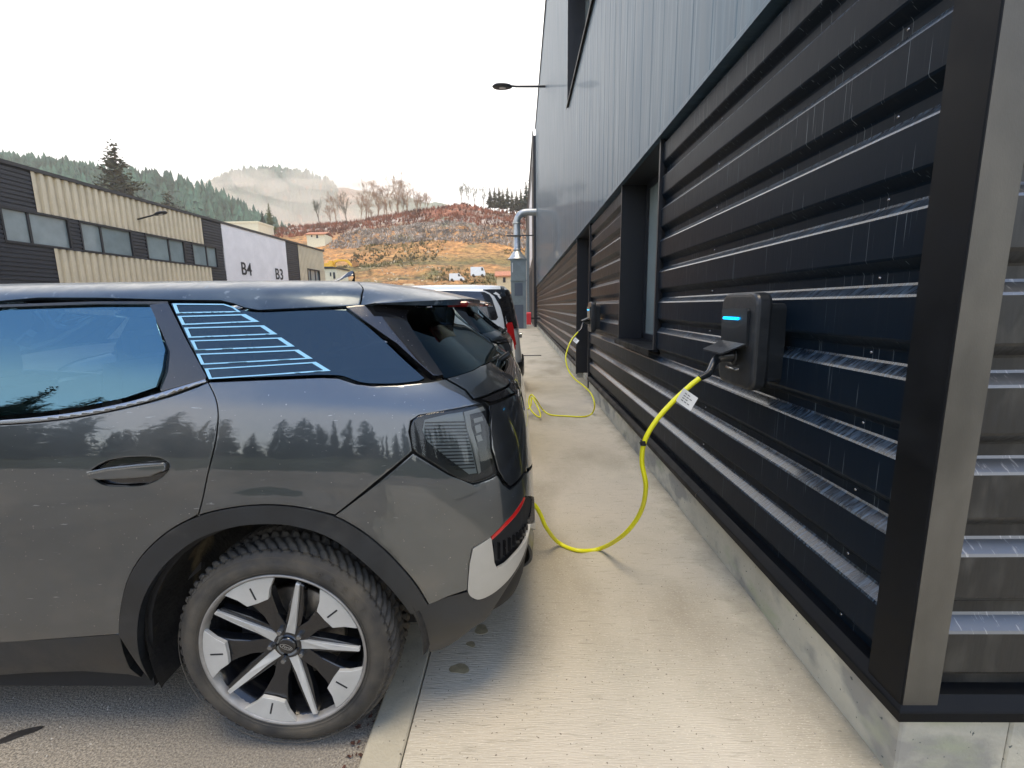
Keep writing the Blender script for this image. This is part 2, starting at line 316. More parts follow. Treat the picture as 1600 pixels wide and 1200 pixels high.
M['needle'] = mat('conifer_needles', (0.030, 0.062, 0.042), 0.9, var=0.4, vscale=0.35)
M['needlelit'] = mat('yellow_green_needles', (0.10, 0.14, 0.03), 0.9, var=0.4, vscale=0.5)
M['farneedle'] = mat('far_forest', (0.055, 0.115, 0.075), 0.95, var=0.45, vscale=0.05)
M['scrub'] = mat('red_brown_scrub', (0.26, 0.095, 0.05), 0.95, var=0.5, vscale=0.12)
M['rock'] = mat('pale_rubble', (0.52, 0.42, 0.27), 0.9, var=0.3, vscale=0.5)
M['greyscrub'] = mat('grey_brush_piles', (0.42, 0.37, 0.32), 0.95, var=0.5, vscale=0.25)

# ------------------------------------------------------------------ ground
mb = MB(); mb.add([(-400, -300, 0), (400, -300, 0), (400, 130, 0), (-400, 130, 0)], [(0, 1, 2, 3)])
tag(mb.build('asphalt', M['asphalt']), kind='structure')
PZ = 0.035
KX0, KX1 = -0.553, -0.416
mb = MB(); y = -6.0
while y < 34: mb.box(KX0, KX1, y, y + 0.996, -0.08, PZ, bev=0.006); y += 1.0
tag(mb.build('kerb', M['kerb']), kind='structure')
mb = MB()
ys = [-6.0, -2.3, 5.75, 9.6, 13.6, 17.6, 21.6, 25.6, 29.6, 33.4]
for a, b in zip(ys[:-1], ys[1:]): mb.box(KX1 + 0.005, 6.0 if b < 1.3 else 1.9, a + 0.003, b - 0.003, -0.08, PZ, bev=0.003)
tag(mb.build('pavement', M['concrete']), kind='structure')

def blob(name, cx_, cy_, rx, ry, z, m, label, cat, n=40, j=0.5, ang=0):
    mb = MB(); pts = []
    for k in range(n):
        a = 2 * math.pi * k / n; rr = 1 + j * (.30 * math.sin(2 * a + cx_ * 40) + .22 * math.sin(3 * a + cy_ * 50) + random.uniform(-.08, .08))
        x = rx * rr * math.cos(a); y = ry * rr * math.sin(a)
        pts.append((cx_ + x * math.cos(ang) - y * math.sin(ang), cy_ + x * math.sin(ang) + y * math.cos(ang)))
    mb.prism(pts, z, z + 0.0012, lambda a, b, d: (a, b, d))
    return tag(mb.build(name, m, None, (cx_, cy_, z)), label, cat)
blob('oil_stain', -0.199, 1.945, 0.034, 0.03, PZ + .001, M['oil'], 'darkest small oil stain on the pavement right under the bumper corner', 'oil stain')
blob('oil_stain', -0.238, 1.85, 0.02, 0.018, PZ + .001, M['oil'], 'faint tiny oil spot between the two larger stains on the pavement', 'oil stain')
blob('oil_stain', -0.271, 1.708, 0.037, 0.03, PZ + .001, M['oil'], 'largest brown oil stain on the pavement, nearest the viewer', 'oil stain')
blob('oil_stain', -0.435, 1.98, 0.016, 0.02, PZ + .001, M['oil'], 'small brown spot on the kerb behind the rear tyre', 'oil stain')
blob('wet_leaf', -1.86, 1.43, 0.055, 0.02, 0.003, M['oildark'], 'dark wet leaf lying on the asphalt at the lower left', 'leaf', ang=0.5)
mb = MB()
for k in range(46):
    x = random.uniform(-0.62, -0.556); y = random.uniform(1.15, 1.62); s = random.uniform(.003, .011); a = random.uniform(0, 6)
    mb.add([(x + s * math.cos(a + q) * (1.4 if q_ % 2 else .7), y + s * math.sin(a + q), 0.002 + random.uniform(0, .012)) for q_, q in enumerate((0, 1.5, 3.1, 4.6))], [(0, 1, 2, 3)])
tag(mb.build('leaf_litter', mat('leaf_litter', (0.09, 0.035, 0.02), 0.8, var=.6, vscale=60)), 'dark red leaf debris caught in the gutter by the kerb', 'leaf litter', kind='stuff')

# ================================================================== RIGHT BUILDING
bld = thing('industrial_building', 'tall hall with black ribbed steel below blue-grey cladding, running along the pavement', 'building', (1.17, 1.26, 0))
XC, XI, XF = 1.17, 1.214, 1.152
YE = 1.255; BEND = 33.4; BH = 13.2; EAVE = 2.84
O1 = (4.05, 5.47); O2 = (7.93, 9.62)
def ribprof(zlo=0.30, zhi=2.86, nk=10):
    p = [(1, zlo)]
    for k in range(0, nk):
        e = 0.541 + 0.251 * k
        p += [(1, e - 0.173), (0, e - 0.138), (0, e), (1, e + 0.034)]
    p += [(1, zhi)]
    # small bend radii so the edges catch the light
    o = [p[0]]
    for i in range(1, len(p) - 1):
        a, b, c = [Vector((q[0] * (XI - XC), q[1])) for q in (p[i - 1], p[i], p[i + 1])]
        u = (a - b).normalized() * 0.005; w = (c - b).normalized() * 0.005
        for q in (b + u, b + w): o.append((q.x / (XI - XC), q.y))
    o.append(p[-1]); return o
prof = ribprof()
def wet_sheen_ledges(mb):  # upward faces get the wet material with its painted sheen
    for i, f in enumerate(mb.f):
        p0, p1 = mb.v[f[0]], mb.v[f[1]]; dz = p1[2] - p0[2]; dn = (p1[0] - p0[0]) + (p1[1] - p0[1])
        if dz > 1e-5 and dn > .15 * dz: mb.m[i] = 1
def ribs_side(y0, y1, name='lower_cladding'):
    mb = MB()
    mb.prism(prof, y0, y1, lambda a, b, d: (XC + a * (XI - XC), d, b), closed=False)
    wet_sheen_ledges(mb); o = mb.build(name, [M['wall'], M['wet']], bld); return o
for a, b in ((YE + 0.02, O1[0]), (O1[1], O2[0]), (O2[1], BEND)): ribs_side(a, b)
mb = MB(); mb.prism(ribprof(.30, 1.088, 3), O1[0] + .001, O1[1] - .001, lambda a, b, d: (XC + a * (XI - XC), d, b), closed=False); wet_sheen_ledges(mb); mb.build('lower_cladding', [M['wall'], M['wet']], bld)
mb = MB(); mb.prism(prof, XC - 0.0, 9.0, lambda a, b, d: (d, YE + 0.018 + a * (XI - XC), b), closed=False); wet_sheen_ledges(mb); mb.build('end_cladding', [M['wallend'], M['wetend']], bld)
mb = MB()
for k in range(10):
    z = 0.541 + 0.251 * k - 0.19
    for y in np.arange(1.62, 33, 1.38):
        if (O1[0] - .05 < y < O1[1] + .05) or (O2[0] - .05 < y < O2[1] + .05): continue
        mb.lathe([(0.0, -0.0025), (0.005, -0.002), (0.006, 0.0)], lambda a, b, d, y=y, z=z: (XI + d - 0.001, y + a, z + b), seg=7)
mb.build('screw_heads', M['chrome'], bld)['kind'] = 'stuff'
# corner flashing (folded sheet round the corner)
mb = MB()
pl = [(1.245, YE + 0.030), (1.258, YE), (1.262, YE), (1.262, YE - 0.0), (XF + 0.003, YE), (XF, YE + 0.003), (XF, 1.392), (XF + 0.014, 1.398), (XF + 0.05, 1.398)]
pl = [(XF + 0.006, YE + .0005), (XF + 0.003, YE), (XF, YE + 0.003), (XF, 1.390), (XF + 0.004, 1.394), (XF + 0.06, 1.394)]
mb.prism(pl, 0.300, BH, lambda a, b, d: (a, b, d), closed=False)
mb.build('corner_flashing', M['flash'], bld)
mb = MB(); mb.prism([(1.264, YE + 0.06), (1.264, YE + 0.002), (1.262, YE), (XF + 0.006, YE)], 0.300, BH, lambda a, b, d: (a, b, d), closed=False); mb.build('corner_return_painted_lit', M['strip'], bld)['label'] = 'return of the black corner flashing, painted lighter as if sunlit'
# base flashing and eave drip
def drip(z0, y0, y1, name, out=0.028, drop=0.03, rise=0.035, m='flash'):
    mb = MB(); pf = [(XI + 0.01, z0 + rise + .004), (XC + 0.004, z0 + rise), (XC - out, z0 + 0.004), (XC - out - .002, z0), (XC - out - .002, z0 - drop), (XC - out + .008, z0 - drop - .003), (XC - out + .008, z0 - drop)]
    mb.prism(pf, y0, y1, lambda a, b, d: (a, d, b), closed=False); return mb.build(name, M[m], bld)
for a, b in ((2.903, O1[0] + 1.5), (O1[0] + 1.503, O2[0]), (O2[1], 17.0), (17.003, BEND)): drip(0.292, a, b, 'base_flashing')
BP = [(-.048, .332), (-.004, .327), (.027, .297), (.030, .292), (.030, .262), (.020, .259), (.020, .262)]
mb = MB(); n_ = len(BP)
for run in (0, 1):
    st = [(XC - o, YE + .016 - o, z) for o, z in BP]; en = [(XC - o, 2.9, z) if run == 0 else (9.0, YE + .016 - o, z) for o, z in BP]
    mb.add(st + en, [(i, i + 1, i + 1 + n_, i + n_) for i in range(n_ - 1)])
mb.build('base_flashing', M['flash'], bld)
mb = MB(); pf = [(1.14, EAVE + .05), (1.118, EAVE + .03), (1.116, EAVE + .026), (1.116, EAVE), (1.26, EAVE + .004), (1.26, EAVE + .05)]
mb.prism(pf, 1.398, BEND, lambda a, b, d: (a, d, b)); mb.build('eave_flashing', M['upper'], bld)
# plinth
mb = MB()
for a, b in ((YE + 0.006, 4.7), (4.703, O2[0] - .02), (O2[1] + .02, 17), (17.004, BEND)): mb.box(1.168, 1.5, a, b, -0.1, 0.268, bev=0.006)
mb.box(1.30, 1.6, O2[0] - .02, O2[1] + .02, -0.1, 0.13)
mb.box(1.504, 9, YE + 0.006, 1.6, -0.1, 0.268, bev=.006)
mb.build('plinth', M['plinth'], bld)
# wall mass behind the sheets
mb = MB()
for a, b in ((1.33, O1[0]), (O1[1], O2[0]), (O2[1], BEND)): mb.box(1.245, 1.7, a, b, 0.27, EAVE)
mb.box(1.245, 1.7, O1[0], O1[1], 0.27, 1.09)
mb.box(1.62, 12, 1.34, BEND, 0.27, 5.0)
mb.box(1.9, 12, 1.33, BEND, 4.9, BH - .05)
mb.build('wall', M['black'], bld)
# window and door recesses
def recess(y0, y1, z0, z1, depth, nm, sillz=True):
    fr = MB(); w = 0.028; X1 = XC + depth
    for (a, b, s) in ((y0, y0 + .004, -1), (y1 - .004, y1, 1)):
        fr.box(XF - 0.004, X1, a, b, z0, z1)
        if s < 0: fr.box(XF - .004, XF + .03, a - w, a, z0 - .02, z1)
        else: fr.box(XF - .004, XF + .03, b, b + w, z0 - .02, z1)
    fr.box(XF + .01, X1, y0, y1, z1 - .004, z1)
    f = fr.build(nm + '_surround', M['frame'], bld); return f
wnd = recess(O1[0], O1[1], 1.14, EAVE, 0.30, 'window')
mb = MB(); mb.box(1.105, 1.47, O1[0] - .03, O1[1] + .03, 1.128, 1.14, bev=.002); mb.box(1.105, 1.111, O1[0] - .03, O1[1] + .03, 1.085, 1.128); mb.build('window_sill', M['flash'], bld)
mb = MB(); mb.box(1.42, 1.47, O1[0], O1[0] + .06, 1.14, EAVE); mb.box(1.42, 1.47, O1[1] - .06, O1[1], 1.14, EAVE); mb.box(1.42, 1.47, O1[0], O1[1], 1.14, 1.20); mb.box(1.42, 1.47, O1[0], O1[1], 2.78, EAVE); mb.box(1.425, 1.465, 4.70, 4.76, 1.2, 2.78)
w1 = mb.build('window', M['frame'], bld); mb = MB(); mb.box(1.445, 1.455, O1[0] + .06, O1[1] - .06, 1.2, 2.78); mb.build('pane', M['winglass'], w1)
recess(O2[0], O2[1], 0.13, EAVE, 0.36, 'door')
mb = MB(); mb.box(1.50, 1.55, O2[0], O2[1], 0.13, EAVE); d_ = mb.build('door', M['frame'], bld)
mb = MB(); mb.tube([(1.47, 8.15, 1.05), (1.44, 8.15, 1.05), (1.44, 8.28, 1.05)], .010, 8); mb.build('handle', M['chrome'], d_)
# upper cladding
U1 = (6.0, 11.45); UZ = (6.02, 8.6)
def ribs_up(y0, y1, z0, z1):
    p = []; per = 0.333; k = math.floor((y0 - 1.40) / per); y = 1.40 + k * per
    while y < y1:
        p += [(1.146, y), (1.146, y + .265), (1.1482, y + .275), (1.1482, y + .323)]; y += per
    p = [(a, min(max(b, y0), y1)) for a, b in p]
    mb = MB(); mb.prism(p + [(1.1482, y1)], z0, z1, lambda a, b, d: (a, b, d), closed=False); mb.build('upper_cladding', M['upper'], bld)
ribs_up(1.394, U1[0], EAVE + .04, BH); ribs_up(U1[0], U1[1], EAVE + .04, UZ[0]); ribs_up(U1[0], U1[1], UZ[1], BH); ribs_up(U1[1], BEND, EAVE + .04, BH)
mb = MB(); mb.box(1.25, 9, YE + 0.02, YE + .08, 2.86, BH); mb.build('end_wall', M['wallend'], bld)
mb = MB()
mb.box(1.10, 1.5, U1[0] - .05, U1[1] + .1, UZ[0] - .02, UZ[0], bev=.002); mb.box(1.10, 1.106, U1[0] - .05, U1[1] + .1, UZ[0] - .06, UZ[0] - .02)
mb.build('window_sill', M['flash'], bld)
mb = MB()
mb.box(1.12, 1.52, U1[1], U1[1] + .02, UZ[0], UZ[1]); mb.box(1.12, 1.52, U1[0] - .02, U1[0], UZ[0], UZ[1]); mb.box(1.09, 1.52, U1[0] - .05, U1[1] + .12, UZ[1], UZ[1] + .04)
for y in (7.3, 8.7, 10.1): mb.box(1.42, 1.5, y, y + .08, UZ[0], UZ[1])
w2 = mb.build('window', M['frame'], bld); mb = MB(); mb.box(1.5, 1.51, U1[0], U1[1], UZ[0], UZ[1]); mb.build('pane', M['winglass'], w2)
mb = MB(); mb.box(1.10, 1.24, YE, BEND, BH, BH + .06); mb.box(1.24, 12, YE, BEND, BH - .02, BH + .03); mb.build('roof_coping', M['frame'], bld)

# far end of the same estate: second hall
hall = thing('industrial_hall', 'second dark hall beyond the blue-grey wall, with tall white panel and black doors', 'building', (0.98, 33.5, 0))
mb = MB(); mb.box(1.0, 12, 33.44, 72, 0, 12.8); mb.build('wall', M['dkribs'], hall)
mb = MB(); mb.box(0.965, 1.0, 36.6, 47, 5.2, 10.9); mb.build('white_panel', M['whitepanel'], hall)
mb = MB(); mb.box(0.95, 1.0, 33.42, 34.3, 0.2, 13.0); mb.box(.95, 1.0, 35.9, 36.5, .2, 11.5); mb.build('trim', M['brown'], hall)
for y in (37.0, 42.0, 47.0): mb = MB(); mb.box(0.97, 1.0, y, y + 4.0, 0.1, 4.6); mb.build('roller_door', M['black'], hall)
mb = MB(); mb.box(.93, 1.0, 33.42, 72, 12.8, 13.1); mb.build('roof_edge', M['frame'], hall)
mb = MB(); mb.box(.75, 1.0, 52, 71, 0.1, 9.0); mb.build('grey_wall', M['bluegrey'], hall)

# wall lamps
def lamp(loc, dirv, arm, head, label):
    t = thing('wall_lamp', label, 'wall lamp', loc, 'wall lamps on arms')
    d = Vector(dirv).normalized(); b = Vector(loc)
    mb = MB(); mb.tube([b, b + d * arm * .9, b + d * (arm + .05) + Vector((0, 0, .02))], [.045, .04, .04], 10)
    mb.build('arm', M['frame'], t)
    mb = MB(); s = d.cross(Vector((0, 0, 1))); c = b + d * (arm + head * .5)
    vs_ = []; fs = []; n = 24
    for j, (q, z) in enumerate(((0.0, .085), (.5, .08), (.85, .05), (1.0, 0.0), (.92, -.04), (.6, -.055), (0.0, -.055))):
        for k in range(n):
            a = 2 * math.pi * k / n; vs_.append(c + d * (math.cos(a) * q * head * .5) + s * (math.sin(a) * q * head * .30 * (1 + .15 * math.cos(a))) + Vector((0, 0, z)))
    for j in range(6):
        for k in range(n): fs.append((j * n + k, j * n + (k + 1) % n, (j + 1) * n + (k + 1) % n, (j + 1) * n + k))
    mb.add(vs_, fs, True); h = mb.build('lamp_head', M['frame'], t)
    mb = MB(); p = []
    for k in range(8):
        a = 2 * math.pi * k / 8; p.append((math.cos(a), math.sin(a)))
    mb.prism(p, -.065, -.056, lambda a, e, z: c + d * (a * head * .17) + s * (e * head * .09) + Vector((0, 0, z))); mb.build('led_panel', M['whitepanel'], h)
lamp((1.14, 20.9, 10.45), (-1, 0, 0.02), 1.35, .86, 'dark oval lamp on a horizontal arm high on the blue-grey wall, against the white sky')
lamp((-20.5, 25.6, 6.4), (1, 0, .22), .95, .75, 'small dark lamp on an arm from the beige ribbed wall of the left building')

# ------------------------------------------------------------------ wall chargers
def rrect(w, h, r, n=6):
    o = []
    for cx_, cy_, a0 in ((w / 2 - r, h / 2 - r, 0), (-w / 2 + r, h / 2 - r, 90), (-w / 2 + r, -h / 2 + r, 180), (w / 2 - r, -h / 2 + r, 270)):
        for k in range(n + 1):
            a = R(a0 + 90 * k / n); o.append((cx_ + r * math.cos(a), cy_ + r * math.sin(a)))
    return o
def charger(y0, y1, z0, z1, label):
    yc_ = (y0 + y1) / 2; zc = (z0 + z1) / 2; w = y1 - y0; h = z1 - z0; XF0 = 1.035
    t = thing('wall_charger', label, 'wall charger', (1.17, yc_, z0), 'wall chargers on the black cladding')
    mb = MB(); A = rrect(w, h, .055)
    def ring(s, x): return [(x, yc_ + a * s, zc + b * (1 - (1 - s) * w / h)) for a, b in A]
    rings = [ring(.90, XF0), ring(.955, XF0 + .002), ring(.985, XF0 + .008), ring(1.0, XF0 + .018), ring(1.0, XF0 + .058), ring(.97, XF0 + .07)]
    n = len(A)
    for a, b in zip(rings[:-1], rings[1:]): mb.add(a + b, [(i, (i + 1) % n, (i + 1) % n + n, i + n) for i in range(n)], True)
    mb.add(rings[0], [tuple(range(n))]); mb.add(rings[-1], [tuple(range(n))]); body = mb.build('housing', M['charger'], t)
    mb = MB(); B = rrect(w * .92, h * .80, .03); mb.prism(B, XF0 + .068, 1.172, lambda a, b, d: (d, yc_ + a - .006, zc + b - .005)); mb.build('back_box', M['chargerface'], t)
    mb = MB(); F = [(-w * .38, 0), (w * .36, 0), (w * .36, h * .36), (w * .33, h * .385), (-w * .35, h * .385), (-w * .38, h * .36)]
    mb.prism(F, XF0 - .010, XF0 + .002, lambda a, b, d: (d - (b / h) * .012, yc_ + a + .012, zc + b - .02)); f = mb.build('front_panel', M['chargerface'], t)
    mb = MB(); S = rrect(w * .44, .012, .0055, 4); mb.prism(S, XF0 - .021, XF0 - .010, lambda a, b, d: (d, yc_ + a + .03, zc + b + h * .235)); mb.build('status_light', M['led'], f)
    # flap hinged up over the socket
    mb = MB(); zf = zc - .012
    fl = [(0, -w * .36), (0, w * .32), (-.10, w * .30), (-.108, w * .27), (-.108, -w * .31), (-.10, -w * .34)]
    mb.prism(fl, 0, .007, lambda a, b, d: (XF0 - .004 + a, yc_ + b + .012, zf + d + a * .42)); mb.build('socket_flap', M['charger'], t)
    mb = MB(); mb.lathe([(.040, .004), (.043, 0), (.043, -.012), (.036, -.012), (.034, .004)], lambda a, b, d: (XF0 + d, yc_ + a + .01, zc - .075 + b), seg=28); mb.build('socket_ring', M['chargerface'], t)
    mb = MB(); mb.tube([(XF0 - .002, yc_ + .06, zc - .132), (XF0 - .012, yc_ + .055, zc - .136), (XF0 - .012, yc_ - .05, zc - .136), (XF0 - .002, yc_ - .055, zc - .132)], .0055, 8); mb.build('latch', M['chrome'], t)
    return yc_, zc
CH1 = charger(2.07, 2.43, 1.130, 1.575, 'large near wall charger with blue status light and a thick yellow cable plugged in')
CH2 = charger(6.86, 7.22, 1.130, 1.575, 'smaller looking far wall charger between the door recess and the window recess')

def cable(pts, label, yc_, zc, tagp, rad=.0085, plugdir=(-1, -.15, -.42), clip=None):
    t = thing('charging_cable', label, 'charging cable', (pts[0][0], pts[0][1], pts[0][2]), 'yellow charging cables')
    P0 = Vector((1.035, yc_ + .01, zc - .075)); pd = Vector(pts[0])
    mb = MB(); q = spline([P0, P0 + Vector((-.05, 0, -.004)), P0 + Vector((-.085, 0, -.022)), P0.lerp(pd, .72) + Vector((0, 0, -.004)), pd], 5)
    rr = [.036 - .016 * min(1, i / 9) if i < 8 else .022 - .008 * (i - 8) / (len(q) - 9) for i in range(len(q))]
    mb.tube(q, rr, 14); pl_ = mb.build('plug', M['chargerface'], t)
    mb = MB(); mb.tube(spline(pts, 9), rad, 12); mb.build('cord', M['cable'], t)
    if tagp:
        a, u, w_ = tagp; a = Vector(a); u = Vector(u); w_ = Vector(w_); nn = u.cross(w_).normalized() * .0006
        mb = MB()
        g = 8; vv = []
        for s_ in (nn, -nn):
            for i in range(g + 1):
                for j in (0, 1): vv.append(a + u * (i / g) + w_ * j + s_ + nn * 9 * math.sin(i / g * 2.6))
        m_ = (g + 1) * 2; ff = []
        for i in range(g): ff += [(2 * i, 2 * i + 1, 2 * i + 3, 2 * i + 2), (m_ + 2 * i, m_ + 2 * i + 2, m_ + 2 * i + 3, m_ + 2 * i + 1)]
        mb.add(vv, ff, True); tg = mb.build('cable_tag', M['tag'], t)
        mb = MB(); sgn = -1 if nn.y > 0 else 1
        for r_ in range(4):
            for c_ in range(2 + r_ % 2):
                x0 = .22 + .2 * c_; y0 = .2 + .17 * r_
                P = lambda fx, fy: a + u * fx + w_ * fy + nn * (sgn * 2.2) + nn * 9 * math.sin(fx * 2.6)
                mb.add([P(x0, y0), P(x0 + .15, y0), P(x0 + .15, y0 + .05), P(x0, y0 + .05)], [(0, 1, 2, 3)])
        mb.build('printed_lines', M['ink'], tg)
    if clip is not None:
        mb = MB(); c = Vector(clip); mb.tube([c + Vector((0, 0, .012)), c - Vector((0, 0, .012))], .0145, 12); mb.tube([c + Vector((-.018, 0, 0)), c + Vector((.02, 0, .002))], .004, 6); mb.build('cable_clip', M['ink'], t)
def P(px, py, Y): return tuple(at(px, py, Y=Y))
c1 = [P(1093, 591, 2.19), P(1078, 603, 2.19), P(1050, 629, 2.19), P(1024, 659, 2.19), P(1007, 690, 2.19), P(1003, 722, 2.20), P(1009, 762, 2.21), P(1000, 802, 2.32), P(974, 836, 2.42), tuple(at(938, 857, Z=PZ + .02)), tuple(at(903, 860, Z=PZ + .013)), tuple(at(873, 848, Z=PZ + .03)), P(854, 825, 2.58), P(845, 805, 2.56), P(836, 790, 2.54), P(822, 782, 2.53)]
c1 = [(x, y_, max(z, PZ + .010)) for x, y_, z in c1]
ta = Vector(P(1060, 612, 2.18)); tb = Vector(P(1074, 636, 2.18)); tu = Vector(P(1082, 634, 2.18))
cable(c1, 'thick bright yellow charging cable hanging from the near charger to the grey car', CH1[0], CH1[1], (Vector(P(1068, 606, 2.175)), Vector(P(1091, 622, 2.16)) - Vector(P(1068, 606, 2.175)), Vector(P(1056, 626, 2.17)) - Vector(P(1068, 606, 2.175))), .0122, clip=P(1005, 692, 2.19))
def G(px, py, h=.012): return tuple(at(px, py, Z=PZ + h))
c2 = [P(903, 519, 6.95), P(893, 531, 6.9), P(887, 545, 6.8), P(884, 560, 6.7), P(888, 578, 6.6), P(898, 592, 6.5), P(912, 603, 6.4), P(924, 616, 6.3), P(929, 632, 6.15), G(925, 646), G(912, 651), G(884, 650), G(860, 648), G(848, 640, .03), P(838, 625, 6.1), P(831, 617, 6.15), P(827, 622, 6.15), P(827, 634, 6.1), P(833, 645, 6.0), P(843, 652, 5.95), P(844, 646, 6.0), P(838, 632, 6.1), P(831, 621, 6.25), P(829, 634, 6.2), P(822, 640, 6.2), P(808, 637, 6.3)]
c2 = [(x, y_, max(z, PZ + .010)) for x, y_, z in c2]
cable(c2, 'thinner looking far yellow charging cable with a loop on the pavement behind the dark car', CH2[0], CH2[1], (Vector(P(899, 527, 6.9)), Vector(P(905, 532, 6.86)) - Vector(P(899, 527, 6.9)), Vector(P(895, 532, 6.88)) - Vector(P(899, 527, 6.9))), .0105)

g_ = np.random.default_rng(5)
def grit(name, n, fx, fy, z, smin, smax, m, label):
    mb = MB()
    for k in range(n):
        x = fx(g_); y = fy(g_); r_ = smin + (smax - smin) * g_.random() ** 3; P_ = [(x + r_ * math.cos(a) * g_.uniform(.6, 1.2), y + r_ * math.sin(a) * g_.uniform(.6, 1.2), z) for a in (0, 1.3, 2.5, 3.8, 5.0)]
        mb.add(P_ + [(x, y, z + r_ * .7)], [(0, 1, 5), (1, 2, 5), (2, 3, 5), (3, 4, 5), (4, 0, 5)])
    return tag(mb.build(name, m), label, 'grit', kind='stuff')
M['gritm'] = mat('grit_mix', (.16, .14, .11), .9, col2=(.5, .47, .40), vscale=90)
grit('pavement_grit', 700, lambda g: min(1.16, 1.165 - abs(g.normal()) * .06) if g.random() < .55 else g.uniform(-.5, 1.15), lambda g: g.uniform(1.25, 5) if g.random() < .6 else g.uniform(1.2, 12), PZ, .0012, .0045, M['gritm'], 'fine grit gathered along the foot of the wall and over the pavement')
grit('asphalt_grit', 1600, lambda g: g.uniform(-2.6, -.57), lambda g: g.uniform(.9, 2.4), 0.0, .0015, .0055, M['gritm'], 'loose chippings on the asphalt beside the rear wheel')
# ------------------------------------------------------------------ exhaust duct, red cabinet, slot bar
t = thing('exhaust_filter', 'tall grey-blue filter cabinet with galvanised duct at the end of the pavement', 'exhaust duct', (-.1, 31.5, 0))
mb = MB(); mb.box(-.60, .40, 31.0, 32.0, 3.2, 4.55, bev=.01); mb.box(-.63, .43, 30.97, 32.03, 3.14, 3.2); mb.box(-.64, .44, 30.96, 32.04, 4.5, 4.56); mb.build('filter_box', M['bluegrey'], t)
mb = MB(); mb.box(-.57, .37, 31.03, 31.97, 0.03, 3.14); mb.box(-.60, -.42, 31.0, 31.1, .03, 3.14); mb.box(.22, .4, 31.0, 31.1, .03, 3.14); mb.box(-.42, .22, 31.0, 31.06, 1.62, 1.72); f = mb.build('cabinet', M['bluegrey'], t)
mb = MB(); mb.box(-.40, .20, 31.01, 31.03, .06, 1.6); mb.build('door', M['bluedark'], f)
mb = MB(); mb.box(-.36, .16, 31.0, 31.03, 2.2, 3.0); mb.build('vent_opening', M['bluedark'], f)
mb = MB(); mb.box(-.52, -.46, 30.985, 31.0, 3.7, 4.3); mb.build('marking', M['whiteink'], f)
mb = MB(); mb.lathe([(.66, 4.56), (.5, 4.72), (.24, 5.1), (.22, 5.12), (.22, 6.85)], lambda a, b, d: (-.17 + a, 31.5 + b, d), seg=24)
q = [(-.17, 31.5, 6.8)] + [(-.17 + .62 * (1 - math.cos(R(a))), 31.5, 6.9 + .62 * math.sin(R(a))) for a in range(0, 91, 15)] + [(1.1, 31.5, 7.52)]
mb.tube(q, .22, 24)
for z in (5.15, 6.0, 6.8): mb.lathe([(.25, z), (.285, z), (.285, z + .05), (.25, z + .05)], lambda a, b, d: (-.17 + a, 31.5 + b, d), seg=24)
mb.build('duct', M['galv'], t)
mb = MB(); mb.box(-.85, .98, 31.2, 31.26, 6.0, 6.07); mb.build('bracket', M['frame'], t)
t = thing('red_cabinet', 'small bright red cabinet on the far end of the black wall beside the filter cabinet', 'cabinet', (.75, 27.5, .6))
mb = MB(); mb.prism(rrect(.4, .72, .10), 0.36, .62, lambda a, b, d: (d, 27.6 + a, .80 + b)); mb.build('box', mat('signal_red', (.6, .02, .03), .4), t)
mb = MB(); mb.box(.62, 1.17, 27.57, 27.63, .75, .85); mb.build('bracket', M['frame'], t)
mb = MB(); mb.box(.05, .62, 13.95, 14.03, PZ + .001, PZ + .02, bev=.004); tag(mb.build('drain_cover', M['frame'], None, (.3, 14, PZ)), 'thin dark drain cover lying across the pavement beside the white van', 'drain cover')

# ================================================================== CARS
# The body is one lofted surface: every height row is a rounded rectangle in plan.
YC = 2.30; X0 = -2.0
#  z, half width, rear x, front x, exponent
ROWS = [(.17, .84, -.16, -4.20, 5), (.22, .86, -.10, -4.26, 5.4), (.30, .895, -.03, -4.34, 6), (.40, .922, .035, -4.40, 6.2), (.50, .932, .055, -4.42, 6.4), (.62, .934, .055, -4.42, 6.6),
        (.74, .938, .052, -4.42, 6.6), (.86, .942, .045, -4.40, 6.4), (.96, .938, .035, -4.36, 6.2), (1.04, .930, .028, -4.28, 6), (1.10, .920, .015, -4.1, 6), (1.16, .908, -.002, -3.8, 6), (1.21, .895, -.03, -3.55, 6),
        (1.25, .880, -.065, -3.40, 6), (1.29, .862, -.12, -3.28, 6), (1.35, .838, -.20, -3.12, 6), (1.42, .808, -.275, -2.95, 6), (1.49, .778, -.345, -2.80, 6), (1.54, .754, -.385, -2.68, 6), (1.575, .735, -.41, -2.58, 6), (1.602, .708, -.44, -2.54, 5.6),
        (1.622, .66, -.48, -2.50, 5), (1.636, .58, -.56, -2.44, 4.6), (1.646, .46, -.72, -2.38, 4), (1.654, .31, -.95, -2.33, 4), (1.658, .15, -1.15, -2.28, 4), (1.659, .03, -1.25, -2.25, 4), (1.659, .01, -1.25, -2.25, 4), (1.659, .01, -1.25, -2.25, 4)]
RA = np.array(ROWS); NR = len(ROWS)
def rows_at(t):
    t = np.clip(np.asarray(t, float), 0, NR - 1 - 1e-6); i = np.floor(t).astype(int); f = (t - i)[..., None]
    idx = lambda k: RA[np.clip(i + k, 0, NR - 1)]
    a, b, c, d = idx(-1), idx(0), idx(1), idx(2)
    return ((1 - f) ** 3 * a + (3 * f ** 3 - 6 * f ** 2 + 4) * b + (-3 * f ** 3 + 3 * f ** 2 + 3 * f + 1) * c + f ** 3 * d) / 6
